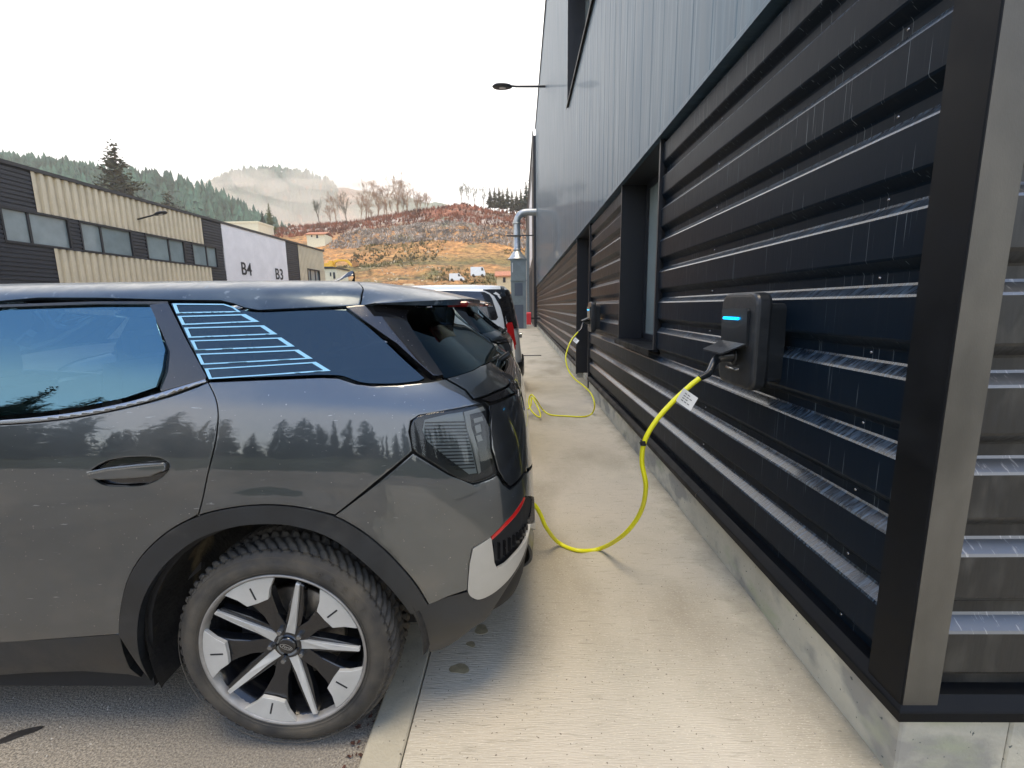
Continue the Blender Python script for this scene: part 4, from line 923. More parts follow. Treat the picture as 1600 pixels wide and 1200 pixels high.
    tg_ = T([(767, 632), (793, 621), (811, 606)]) + [(.42, vz(1.098)), (0, vz(1.098)), (0, vz(.835)), (.32, vz(.84))] + T([(821, 733), (808, 752), (797, 760), (788, 752), (778, 735), (768, 700), (766, 665)])
    panel('tailgate_lower', tg_, M['tailgate'], car, off=.0, mirror=True)
    # dark inner shell seen through the gaps
    sh_o = [(0.0, vz(.37)), (0, vz(1.24)), (.4, vz(1.24))] + T([(700, 594), (660, 598), (580, 606), (330, 600), (255, 622)]) + [sd_(-1.95, 1.14), sd_(-2.9, 1.11), sd_(-4.0, .93), (UMAX, vz(.88)), (UMAX, vz(.2)), sd_(-4.05, .2)] + circ(FX, .30, .45, 180, 0) + [sd_(-3.0, .2), sd_(-1.45, .2)] + [sd_(-1.32, .3)] + [sd_(WX + .465 * math.cos(R(a)), .385 + .465 * math.sin(R(a))) for a in range(175, 9, -11)] + [sd_(-.36, .42)]
    panel('inner_shell', sh_o, M['black'], car, off=-.032, thick=.002, gap=0, grid=.08, mirror=True)
    mb = MB()
    for cxw in (WX, FX):
        for sy in (1, -1):
            pr = [(.475, 0.0), (.485, .02), (.50, .30), (0.05, .32)]
            mb = MB(); mb.lathe(pr, lambda a, b, d, cxw=cxw, sy=sy: (cxw + a, YC - sy * (.905 - d), .385 + b), seg=36, a0=R(-3), a1=R(199)); mb.build('wheelhouse_liner', M['liner'], car)
    mb = MB(); mb.box(-3.0, -1.35, YC - .84, YC + .84, .18, .34); mb.box(-4.2, -4.08, YC - .7, YC + .7, .2, .6); mb.box(-.42, -.16, YC - .5, YC + .5, .36, .5); mb.box(-1.4, -.3, YC - .55, YC + .55, .22, .40); mb.box(-4.1, -3.0, YC - .5, YC + .5, .22, .5); mb.build('underbody', M['black'], car)
    # interior
    mb = MB(); mb.box(-4.0, -.35, YC - .58, YC + .58, .34, .5); mb.box(-3.1, -1.33, YC - .8, YC + .8, .34, .5); mb.box(-3.9, -3.0, YC - .58, YC + .58, .5, 1.08); mb.box(-1.2, -.2, YC - .58, YC + .58, .5, 1.0); mb.box(-1.2, -.25, YC - .78, YC + .78, .93, 1.12); mb.build('interior_trim', M['seat'] if not decals else M['lampdark'], car)
    for sx_, ys_ in ((-2.35, (-.42, .42)), (-1.35, (-.5, 0, .5))):
        for sy in ys_:
            mb = MB(); w = .24; c = YC + sy
            mb.prism([(sx_ - .45, .55), (sx_ + .05, .5), (sx_ + .16, 1.22), (sx_ + .06, 1.25), (sx_ - .05, .68), (sx_ - .45, .72)], c - w, c + w, lambda a, b, d: (a, d, b))
            s_ = mb.build('seat', M['seat'], car); mb = MB(); mb.box(sx_ + .06, sx_ + .16, c - .13, c + .13, 1.26, 1.42, bev=.03); mb.build('headrest', M['seat'], s_)
    # aerial fin
    mb = MB(); fx = -.865; n_ = 14; V_ = []
    prof_ = [(-.12, 0), (-.06, .014), (-.01, .030), (0.03, .050), (.052, .055), (.058, .047), (.050, .02), (.056, 0)]
    for (a, h_) in prof_:
        for s_ in (-1, 0, 1): h_ = h_ * 1.1; V_.append((fx + a, YC + s_ * (.032 * (1 - h_ / .085)), 1.645 + h_ - (0.004 if s_ else 0) - abs(s_) * h_ * .25))
    mb.add(V_, [(3 * i + j, 3 * i + 3 + j, 3 * i + 4 + j, 3 * i + 1 + j) for i in range(len(prof_) - 1) for j in (0, 1)], True)
    mb.build('aerial_fin', M['gloss'], car)
    # rear wiper
    w0 = S_eval([0.05], [vz(1.275)])[0][0]; mb = MB(); mb.tube([(w0[0] + .00, YC, w0[2] - .01), (w0[0] + .045, YC, w0[2] + .02)], .016, 10)
    P3, N3 = S_eval([.02, .10, .20, .30], [vz(1.285), vz(1.287), vz(1.292), vz(1.297)]); P3 += N3 * .008
    mb.tube([tuple(p_) for p_ in P3], [.007, .006, .005, .004], 8); mb.build('rear_wiper', M['plastic'], car)
    return car

# ---- wheel (built at the rear near corner, then copied)
def wheel(car, first=True):
    Wy = YC - .92; zc = WR; cx_ = WX
    ax = lambda a, b, d: (cx_ + a, Wy + d, zc + b)      # d grows into the car
    root = empty('wheel', (0, 0, 0), car); root.location = Vector((cx_, Wy, zc)) - parent_world(car)
    # tyre with cut tread
    sec = []; wt = .245
    for k in range(9):       # near sidewall from bead outwards
        q = k / 8; r = .272 + (.352 - .272) * q; d = .012 - .020 * math.sin(math.pi * min(1, q * .95 + .02)) ** .8 + .016 * q * q; sec.append((r, d, 0))
    nt_ = 34
    for k in range(nt_ + 1):
        q = k / nt_; w_ = -1 + 2 * q; d = .020 + (wt - .020) * q; r = WR - .0075 * abs(w_) ** 3 - .010 * max(0, abs(w_) - .86) / .14; sec.append((r, d, 1))
    for k in range(5): q = k / 4; sec.append((.356 - (.356 - .272) * q, wt + .006 * (1 - q), 0))
    SEG = 720; vs_ = []; NB = 66
    for (r, d, tr) in sec:
        w_ = (d - .020) / (wt - .020) * 2 - 1
        for k in range(SEG):
            a = 2 * math.pi * k / SEG; rr = r
            if tr:
                sh_ = abs(w_); x_ = (k / SEG * NB + (sh_ ** 1.4) * 2.6) % 1.0
                g_ = max(0.0, 1 - abs(x_ - .5) / .24); g_ = min(1, g_ * 2.0)
                x2 = (k / SEG * NB * 3 + sh_ * 4) % 1.0; g2 = .12 * max(0, 1 - abs(x2 - .5) / .25)
                c_ = 0
                for w0_ in (-.42, 0, .42):
                    if abs(w_ - w0_) < .07: c_ = 1
                rr = r - .011 * max(g_ if sh_ > .06 else 0, g2, c_)
            elif r > .345: rr = r
            vs_.append(ax(rr * math.cos(a), rr * math.sin(a), d))
    fs = [(i * SEG + k, (i + 1) * SEG + k, (i + 1) * SEG + (k + 1) % SEG, i * SEG + (k + 1) % SEG) for i in range(len(sec) - 1) for k in range(SEG)]
    mb = MB(); mb.add(vs_, fs, True)
    for r_ in (.285, .30, .338): mb.lathe([(r_, -.0002 if r_ > .3 else .0045), (r_ + .0012, -.0022 if r_ > .3 else .001), (r_ + .0024, -.0002 if r_ > .3 else .002)], lambda a, b, d: ax(a, b, d - .0045), seg=96)
    ty = mb.build('tyre', M['tyre'], root)
    if first:
        for txt, a0, sz, r0, sp_ in (('PREMI', 62, .026, .303, 8.2),):
            vsT = []; fsT = []
            for i, ch in enumerate(txt):
                cu = bpy.data.curves.new('letter', 'FONT'); cu.body = ch; cu.size = sz * 1.35; cu.extrude = .0006; cu.align_x = 'CENTER'; ob = bpy.data.objects.new('letter', cu)
                me = ob.to_mesh(); ang = R(a0 - i * sp_); b_ = len(vsT)
                for v_ in me.vertices:
                    an = ang - v_.co.x / r0; rr = r0 + v_.co.y; vsT.append(ax(rr * math.cos(an), rr * math.sin(an), -.0075 - v_.co.z))
                fsT += [tuple(b_ + k for k in p_.vertices) for p_ in me.polygons]; ob.to_mesh_clear(); bpy.data.objects.remove(ob); bpy.data.curves.remove(cu)
            mb = MB(); mb.add(vsT, fsT); mb.build('sidewall_lettering', M['tyre'], ty)
    # rim
    rim = empty('rim', (0, 0, 0), root)
    mb = MB(); mb.lathe([(.268, .02), (.277, .004), (.276, -.001), (.271, -.002), (.266, .004), (.262, .018), (.250, .05), (.245, .2)], ax, seg=96); mb.build('rim_flange', M['rimedge'], rim)
    mb = MB(); mb.lathe([(.262, .02), (.246, .05), (.235, .12), (.232, .21)], ax, seg=72); mb.build('rim_barrel', M['rimblack'], rim)
    def slab(pts, dep, th, m_, nm, bev=.0025):
        """polygon in the wheel plane with a depth function"""
        mb = MB(); n = len(pts); c = (sum(p[0] for p in pts) / n, sum(p[1] for p in pts) / n)
        f1 = [ax(a, b, dep(a, b) + bev) for a, b in pts]; inn = []
        for a, b in pts:
            l = math.hypot(a - c[0], b - c[1]); k = (l - bev * 1.5) / l; inn.append((c[0] + (a - c[0]) * k, c[1] + (b - c[1]) * k))
        f0 = [ax(a, b, dep(a, b)) for a, b in inn]; f2 = [ax(a, b, dep(a, b) + th) for a, b in pts]
        mb.add(f0, [tuple(range(n))]); mb.add(f0 + f1, [(i, (i + 1) % n, (i + 1) % n + n, i + n) for i in range(n)]); mb.add(f1 + f2, [(i, (i + 1) % n, (i + 1) % n + n, i + n) for i in range(n)]); mb.add(f2, [tuple(range(n))[::-1]])
        return mb
    def pol(r, a): return (r * math.cos(R(a)), r * math.sin(R(a)))
    def dish(a, b): r = math.hypot(a, b); return .034 - .034 * min(1, max(0, (r - .05) / .17)) ** 1.2 + .003
    bk_mb = MB(); sp_mb, pd_mb, sl_mb, nut = ([MB() for _ in range(5)] for _ in range(4))
    def merge(dst, src): dst.add(src.v, src.f)
    for k in range(5):
        A0 = 74.4 + 72 * k; t = Vector(pol(1, A0)); s_ = Vector((-t.y, t.x))
        q = lambda r, w: tuple(t * r + s_ * w)
        merge(sp_mb[k], slab([q(.030, -.017), q(.10, -.0145), q(.17, -.012), q(.252, -.0088), q(.254, .0035), q(.17, .0085), q(.10, .0115), q(.030, .017)], dish, .012, None, ''))
        merge(bk_mb, slab([q(.035, -.028), q(.15, -.030), q(.245, -.020), q(.252, .006), q(.15, .020), q(.035, .028)], lambda a, b: dish(a, b) + .010, .03, None, ''))
        B0 = A0 - 36; t2 = Vector(pol(1, B0)); s2 = Vector((-t2.y, t2.x)); q2 = lambda r, w: tuple(t2 * r + s2 * w)
        arc = [pol(.2655, B0 + g_) for g_ in (17, 11, 5, 0, -5, -11, -17)]
        merge(pd_mb[k], slab([q2(.188, -.038), q2(.186, 0), q2(.188, .038), q2(.218, .057), *[pol(.264, B0 + 19.5)], *arc, *[pol(.264, B0 - 19.5)], q2(.218, -.057)], lambda a, b: .003, .014, None, '', .0006))
        merge(bk_mb, slab([q2(.035, -.026), q2(.12, -.024), q2(.17, -.036), q2(.20, -.046), q2(.235, -.062), q2(.256, -.088), q2(.262, 0), q2(.256, .088), q2(.235, .062), q2(.20, .046), q2(.17, .036), q2(.12, .024), q2(.035, .026)], lambda a, b: dish(a, b) * .8 + .012, .035, None, ''))
        merge(sl_mb[k], slab([q2(.200, -.0028), q2(.200, .0028), q2(.243, .0028), q2(.243, -.0028)], lambda a, b: .0022, .004, None, '', .0003))
        n0 = pol(.056, A0 - 36)
        nut[k].lathe([(0, .022), (.0075, .022), (.0088, .026), (.0088, .05)], lambda a, b, d, n0=n0: ax(n0[0] + a, n0[1] + b, d), seg=6, smooth=False)
    mb = MB(); mb.lathe([(.0, .06), (.075, .06), (.078, .048), (.070, .040), (.040, .034), (.036, .030)], ax, seg=40); merge(bk_mb, mb)
    bk_mb.build('rim_web', M['rimblack'], rim)
    for k in range(5): sp_mb[k].build('spoke', M['rimsilver'], rim); pd_mb[k].build('rim_paddle', M['rimsilver'], rim); sl_mb[k].build('rim_slot', M['ink'], rim); nut[k].build('wheel_nut', M['chrome'], rim)
    mb = MB(); mb.lathe([(0, .026), (.024, .0262), (.0285, .029), (.031, .038)], ax, seg=36); cap = mb.build('centre_cap', M['rimblack'], rim)
    if first:
        mb = MB(); ov = [(math.cos(2 * math.pi * k / 40) * .0215, math.sin(2 * math.pi * k / 40) * .0095) for k in range(40)]; ov2 = [(a * .93, b * .86) for a, b in ov]
        ca, sa = math.cos(R(-20)), math.sin(R(-20)); rt_ = lambda a, b: (a * ca - b * sa, a * sa + b * ca)
        mb.add([ax(*rt_(a, b), .0245) for a, b in ov] + [ax(*rt_(a, b), .0245) for a, b in ov2], [(i, (i + 1) % 40, 40 + (i + 1) % 40, 40 + i) for i in range(40)])
        cu = bpy.data.curves.new('letter', 'FONT'); cu.body = 'Ford'; cu.size = .0155; cu.shear = .35; cu.align_x = 'CENTER'; cu.align_y = 'CENTER'; ob = bpy.data.objects.new('letter', cu); me = ob.to_mesh()
        mb.add([ax(*rt_(v_.co.x, v_.co.y), .0243) for v_ in me.vertices], [tuple(p_.vertices) for p_ in me.polygons]); ob.to_mesh_clear(); bpy.data.objects.remove(ob); bpy.data.curves.remove(cu)
        mb.build('cap_emblem', M['silver'], cap)
    mb = MB(); mb.lathe([(.05, .105), (.165, .105), (.168, .110), (.168, .128), (.05, .130)], ax, seg=60); mb.lathe([(.0, .07), (.075, .07), (.08, .105)], ax, seg=40); mb.build('brake_disc', M['disc'], rim)
    mb = MB(); mb.lathe([(.10, .09), (.185, .09), (.185, .14), (.10, .14)], ax, seg=14, a0=R(120), a1=R(200)); mb.build('brake_caliper', M['lampdark'], rim)
    mb = MB(); mb.lathe([(0.24, .215), (0, .215)], ax, seg=30); mb.build('wheel_back', M['black'], rim)
    return root
def copy_tree(o, parent=None):
    c = o.copy(); COL.objects.link(c); c.parent = parent
    for ch in [x for x in bpy.data.objects if x.parent == o and x != c]: copy_tree(ch, c)
    return c
def fit_wheels(car):
    w = wheel(car); w.scale = (1.035, 1.0, 1.035); w.location.z += .012; base = w.location.copy()
    for (dx, far) in ((FX - WX, 0), (0, 1), (FX - WX, 1)):
        c = copy_tree(w, car); c.location = base + Vector((dx, 1.84 if far else 0, 0)); c.rotation_euler = (0, 0, math.pi if far else 0)
SUV = build_suv('parked_suv', M['paint'], 'large grey car in the foreground with pale blue stripes on its rear side glass')
fit_wheels(SUV)
SUV['group'] = 'cars parked along the pavement'
# second car of the same kind, dark blue
SUV2 = copy_tree(SUV); SUV2.location = SUV.location + Vector((-.095, 2.62, 0))
tag(SUV2, 'dark blue car of the same shape parked between the grey car and the white van', 'car')
def kids(o): 
    r = []
    for c in [x for x in bpy.data.objects if x.parent == o]: r += [c] + kids(c)
    return r
for c in kids(SUV2):
    if c.type == 'MESH':
        if c.name.startswith('glass_stripe_decal'): bpy.data.objects.remove(c); continue
        for s_ in c.material_slots:
            if s_.material in (M['paint'], M['roofskytint']):
                s_.link = 'OBJECT'; s_.material = M['paint2']

# ---- white van
VR = np.array([(.20, .90, -.02, -4.9, 6), (.35, .94, .05, -4.98, 6), (.55, .96, .05, -4.98, 6), (.80, .965, .02, -4.95, 7), (1.0, .965, .0, -4.75, 7), (1.15, .96, -.02, -4.3, 7), (1.3, .95, -.05, -3.9, 7), (1.5, .925, -.09, -3.6, 7), (1.7, .89, -.14, -3.35, 6.5), (1.80, .85, -.18, -3.2, 6), (1.865, .76, -.25, -3.1, 5.5), (1.895, .55, -.45, -2.9, 5), (1.90, .25, -.9, -2.7, 4), (1.90, .01, -1.2, -2.5, 4)])
VC = 8.45; VX = -.02
def vcont(phi, t):
    i = min(int(t), len(VR) - 2); f = t - i; z, b, xr, xf, n = VR[i] * (1 - f) + VR[i + 1] * f; x0 = -2.45
    c, s = math.cos(phi), math.sin(phi); a = (xr - x0) if c > 0 else (x0 - xf); rr = (abs(c / a) ** n + abs(s / b) ** n) ** (-1 / n); return (VX + x0 + rr * c, VC - rr * s, z)
van = thing('parked_van', 'white passenger van with dark side windows, third vehicle along the pavement', 'van', (VX - .8, VC, 0), 'cars parked along the pavement')
mb = MB(); NP, NT = 160, 52
vs_ = [vcont(2 * math.pi * (k / NP), (len(VR) - 1) * i / NT) for i in range(NT + 1) for k in range(NP)]
fs = [(i * NP + k, (i + 1) * NP + k, (i + 1) * NP + (k + 1) % NP, i * NP + (k + 1) % NP) for i in range(NT) for k in range(NP)]
mb.add(vs_, [f[::-1] for f in fs], True); vbody = mb.build('body', M['wpaint'], van)
VB = BVHTree.FromPolygons([Vector(p) for p in vs_], fs)
def vpatch(name, pts3, m, off=.004, parent=van, both=True):
    """polygon of body points (near side given as (x,z), rear as ('r',y,z)) filled with a fine mesh that hugs the body"""
    def cast(p):
        if p[0] == 'r': r = VB.ray_cast(Vector((2, p[1], p[2])), Vector((-1, 0, 0)))
        else: r = VB.ray_cast(Vector((p[0], VC - 3, p[1])), Vector((0, 1, 0)))
        return r[0], r[1]
    is_r = pts3[0][0] == 'r'; P2 = [(p[1], p[2]) if is_r else p for p in pts3]; d = dens(P2, .05)
    lo, hi = d.min(0), d.max(0); gg = np.stack(np.meshgrid(np.arange(lo[0], hi[0], .06), np.arange(lo[1], hi[1], .06), indexing='ij'), -1).reshape(-1, 2); gg = gg[inpoly(gg, d)]
    pts = np.concatenate([d, gg]); n = len(d)
    vo, eo, fo, a_, b_, c_ = delaunay_2d_cdt([Vector(p) for p in pts], [(i, (i + 1) % n) for i in range(n)], [], 1, 1e-6)
    V_ = []
    for p in vo:
        q, nn = cast(('r', p[0], p[1]) if is_r else (p[0], p[1]))
        if q is None: q, nn = VB.find_nearest(Vector((0, p[0], p[1])) if is_r else Vector((p[0], VC - .95, p[1])))[:2]
        s_ = 1 if nn.dot(q - Vector((VX - 2.4, VC, .9))) > 0 else -1; V_.append(q + nn * s_ * off)
    mb = MB(); mb.add(V_, [tuple(f) for f in fo], True)
    if both and not is_r: m2 = MB(); m2.add([(x, 2 * VC - y, z) for x, y, z in V_], [tuple(f)[::-1] for f in fo], True); m2.build(name, m, parent)
    return mb.build(name, m, parent)
def sq(px_, py_, Y=7.52): q = at(px_, py_, Y=Y); return (q.x, q.z)
vpatch('side_window', [sq(600, 457), sq(600, 503), sq(640, 503), sq(700, 502), sq(762, 501), sq(775, 500), sq(778, 496), sq(774, 483), sq(768, 466), sq(764, 460), sq(756, 456), sq(700, 454)], M['gloss'])
vpatch('side_window', [(-3.6, 1.28), (-2.75, 1.25), (-2.75, 1.68), (-3.2, 1.66)], M['winglass'])
vpatch('corner_pillar', [sq(780, 446), sq(786, 446), sq(796, 503), sq(791, 503)], M['gloss'], .006)
vpatch('rear_window', [('r', VC - .80, 1.80), ('r', VC + .80, 1.80), ('r', VC + .86, 1.16), ('r', VC - .86, 1.16)], M['gloss'], .006)
vpatch('tail_light', [sq(791.5, 505), sq(799, 504), sq(806, 540), sq(799, 541), sq(792, 530)], M['red'], .012)
vpatch('tail_light', [('r', VC - .84, 1.24), ('r', VC - .76, 1.24), ('r', VC - .78, .82), ('r', VC - .86, .82)], M['red'], .012)
vpatch('tail_light', [('r', VC + .84, 1.24), ('r', VC + .76, 1.24), ('r', VC + .78, .82), ('r', VC + .86, .82)], M['red'], .012)
vpatch('rear_bumper', [('r', VC - .90, .60), ('r', VC + .90, .60), ('r', VC + .88, .30), ('r', VC - .88, .30)], M['plastic'], .03)
vpatch('side_trim', [(-.15, .56), (-.15, .30), (-.32, .30), (-.36, .45), (-.36, .56)], M['plastic'], .012)
mb = MB(); mb.box(VX + .0, VX + .045, VC - .35, VC - .05, .98, 1.06, bev=.01); mb.build('door_handle', M['chrome'], van)
for x_ in (-.95, -4.05):
    for y_, s_ in ((VC - .93, 1), (VC + .93, -1)):
        w_ = empty('wheel', Vector((VX + x_, y_, .33)) - parent_world(van), van)
        mb = MB(); mb.lathe([(.21, .0), (.32, .0), (.33, .02), (.33, .20), (.3, .21)], lambda a, b, d, x_=x_, y_=y_, s_=s_: (VX + x_ + a, y_ - s_ * .02 + s_ * d, .33 + b), seg=40); mb.build('tyre', M['tyre'], w_)
        mb = MB(); mb.lathe([(.0, .03), (.06, .02), (.12, .04), (.21, .01)], lambda a, b, d, x_=x_, y_=y_, s_=s_: (VX + x_ + a, y_ - s_ * .02 + s_ * d, .33 + b), seg=30); mb.build('rim', M['galv'], w_)
tag(van, group='cars parked along the pavement')

# ================================================================== LEFT BUILDING
lb = thing('workshop_building', 'long low workshop row with beige ribs, dark bands and white doors marked B4 and B3', 'building', (-20.5, 5, 0))
LX, LH = -20.5, 7.56
def hribs(y0, y1, z0, z1, nm='dark_cladding'):
    p = []; z = z0
    while z < z1 - .02: p += [(0, z), (0, z + .09), (-.035, z + .11), (-.035, z + .16)]; z += .18
    p = [(a, min(b, z1)) for a, b in p] + [(-.035, z1)]
    mb = MB(); mb.prism(p, y0, y1, lambda a, b, d: (LX + a, d, b), closed=False); mb.build(nm, M['dkribs'], lb)
def vribs(y0, y1, z0, z1, per=.37):
    p = []; y = y0
    while y < y1 - .02: p += [(0, y), (0, y + per * .42), (-.10, y + per * .56), (-.10, y + per * .88)]; y += per
    p = [(a, min(b, y1)) for a, b in p]
    mb = MB(); mb.prism(p, z0, z1, lambda a, b, d: (LX + a + .02, b, d), closed=False); mb.build('beige_cladding', M['beige'], lb)
WZ0, WZ1 = 4.42, 5.66
WN = [(12.6, 15.6), (15.9, 18.2), (18.85, 21.55), (22.2, 25.0), (26.05, 28.9), (29.7, 31.95)]
hribs(5, 20.25, WZ1 + .1, LH - .15); hribs(5, 20.7, .0, WZ0 - .1); vribs(20.25, 30.9, WZ1 + .1, LH - .15); vribs(20.7, 31.2, .2, WZ0 - .1); hribs(30.9, 32.8, WZ1 + .1, LH - .15); hribs(31.2, 32.8, 0, WZ0 - .1)
ye = 5
for a, b in WN + [(32.8, 33)]:
    hribs(ye, a - .06, WZ0 - .1, WZ1 + .1)
    ye = b + .06
for i, (a, b) in enumerate(WN):
    m_ = a + (b - a) * (.38 if i < 4 else .58)
    mb = MB()
    mb.box(LX - .12, LX + .02, a - .08, a, WZ0 - .1, WZ1 + .1); mb.box(LX - .12, LX + .02, b, b + .08, WZ0 - .1, WZ1 + .1); mb.box(LX - .12, LX + .03, a, b, WZ0 - .1, WZ0); mb.box(LX - .12, LX + .02, a, b, WZ1, WZ1 + .1); mb.box(LX - .1, LX - .03, m_ - .05, m_ + .05, WZ0, WZ1)
    f = mb.build('window', M['frame'], lb); mb = MB(); mb.box(LX - .09, LX - .08, a, b, WZ0, WZ1); mb.build('pane', M['winglass'], f)
mb = MB(); mb.box(LX - .1, LX + .01, 32.8, 41.6, 0, LH - .15); mb.build('white_door_wall', M['whitepanel'], lb)
hribs(41.6, 43.9, 0, LH - .15); 
p_ = (45.45, 48.2, 4.05, 5.4)
vribs(43.9, 49.6, p_[3], LH - .15, .3); vribs(43.9, p_[0], 0.1, p_[3], .3); vribs(p_[1], 49.6, 0.1, p_[3], .3); vribs(p_[0], p_[1], .1, p_[2], .3)
mb = MB(); a, b, c, d = p_
mb.box(LX - .12, LX + .05, a - .02, a + .1, c, d); mb.box(LX - .12, LX + .05, b - .1, b + .02, c, d); mb.box(LX - .12, LX + .05, a, b, c, c + .1); mb.box(LX - .12, LX + .05, a, b, d - .1, d); mb.box(LX - .1, LX - .03, 46.2, 46.3, c, d); mb.box(LX - .1, LX - .03, 47.3, 47.4, c, d)
f = mb.build('window', M['frame'], lb); mb = MB(); mb.box(LX - .09, LX - .08, a, b, c, d); mb.build('pane', M['winglass'], f)
mb = MB(); mb.box(-40, LX - .12, 5, 49.55, 0, LH - .2); mb.build('wall', M['dkribs'], lb)
mb = MB(); mb.box(-40.2, LX + .07, 4.9, 49.7, LH - .15, LH); mb.build('roof', M['frame'], lb)
for txt, y0, z0, sz in (('B4', 34.55, 4.12, 1.0), ('B3', 39.35, 4.06, .98)):
    cu = bpy.data.curves.new('letters', 'FONT'); cu.body = txt; cu.size = sz * 1.28; cu.offset = .014; cu.extrude = .01; cu.space_character = 1.05; ob = bpy.data.objects.new('l', cu); me = ob.to_mesh()
    mb = MB(); mb.add([(LX + .03 + v_.co.z, y0 + v_.co.x, z0 + v_.co.y) for v_ in me.vertices], [tuple(q_.vertices) for q_ in me.polygons]); ob.to_mesh_clear(); bpy.data.objects.remove(ob); bpy.data.curves.remove(cu)
    mb.build('door_sign', M['ink'], lb)

def rat(px_, py_):
    q_ = at(px_, py_, Y=1.0); return q_.x, q_.z - CAMH
def hx(px_, Y, py_=380): return rat(px_, py_)[0] * Y
def hzp(py_, Y, px_=620): return CAMH + rat(px_, py_)[1] * Y
# ================================================================== TERRAIN
def vnoise(x, y, sc_=1.0, oct_=4, seed=0):
    """value noise on arrays"""
    x = np.asarray(x, float); y = np.asarray(y, float); tot = np.zeros_like(x); amp = 1; s = 0
    for o in range(oct_):
        xs, ys_ = x / sc_ * 2 ** o, y / sc_ * 2 ** o; xi, yi = np.floor(xs), np.floor(ys_); fx, fy = xs - xi, ys_ - yi; fx = fx * fx * (3 - 2 * fx); fy = fy * fy * (3 - 2 * fy)
        h = lambda a, b: np.modf(np.abs(np.sin(a * 127.1 + b * 311.7 + seed * 17.3 + o * 7.7) * 43758.5453))[0]
        v = (h(xi, yi) * (1 - fx) + h(xi + 1, yi) * fx) * (1 - fy) + (h(xi, yi + 1) * (1 - fx) + h(xi + 1, yi + 1) * fx) * fy
        tot += (v - .5) * amp; s += amp; amp *= .5
    return tot / s * 2
CQ = ((420, 352), (560, 336), (650, 320), (720, 314), (800, 326), (832, 332))
CX = [-260, -160] + [hx(a, 195, b) for a, b in CQ] + [40, 120]; CZ = [24, 27] + [hzp(b, 195, a) - 2.2 for a, b in CQ] + [42, 46]
SS = [0, .16, .39, .58, .8, 1.0, 1.3]; SF = [0, .065, .26, .50, .79, 1.0, 1.02]
def hill_z(x, y):
    x = np.asarray(x, float); y = np.asarray(y, float)
    s = (y - 86) / 107; f = np.interp(s, SS, SF); z = 4.0 * np.clip((y - 72) / 16, 0, 1) + (np.interp(x, CX, CZ) - 4.0) * f
    return z + vnoise(x, y, 22, 5, 1) * 1.6 * np.clip(s * 4 + .6, 0, 1) + vnoise(x, y, 5, 3, 5) * .7 * np.clip(s * 4 + .3, 0, 1) - .3
def field(name, xs, ys_, fn, m):
    gx, gy = np.meshgrid(xs, ys_, indexing='ij'); gz = fn(gx, gy); n = len(ys_)
    me = bpy.data.meshes.new(name); V_ = np.stack([gx, gy, gz], -1).reshape(-1, 3)
    F_ = [(i * n + j, (i + 1) * n + j, (i + 1) * n + j + 1, i * n + j + 1) for i in range(len(xs) - 1) for j in range(n - 1)]
    me.from_pydata(V_.tolist(), [], F_); me.materials.append(m); me.polygons.foreach_set('use_smooth', [True] * len(F_)); me.update(); o = bpy.data.objects.new(name, me); return tag(link(o), kind='structure')
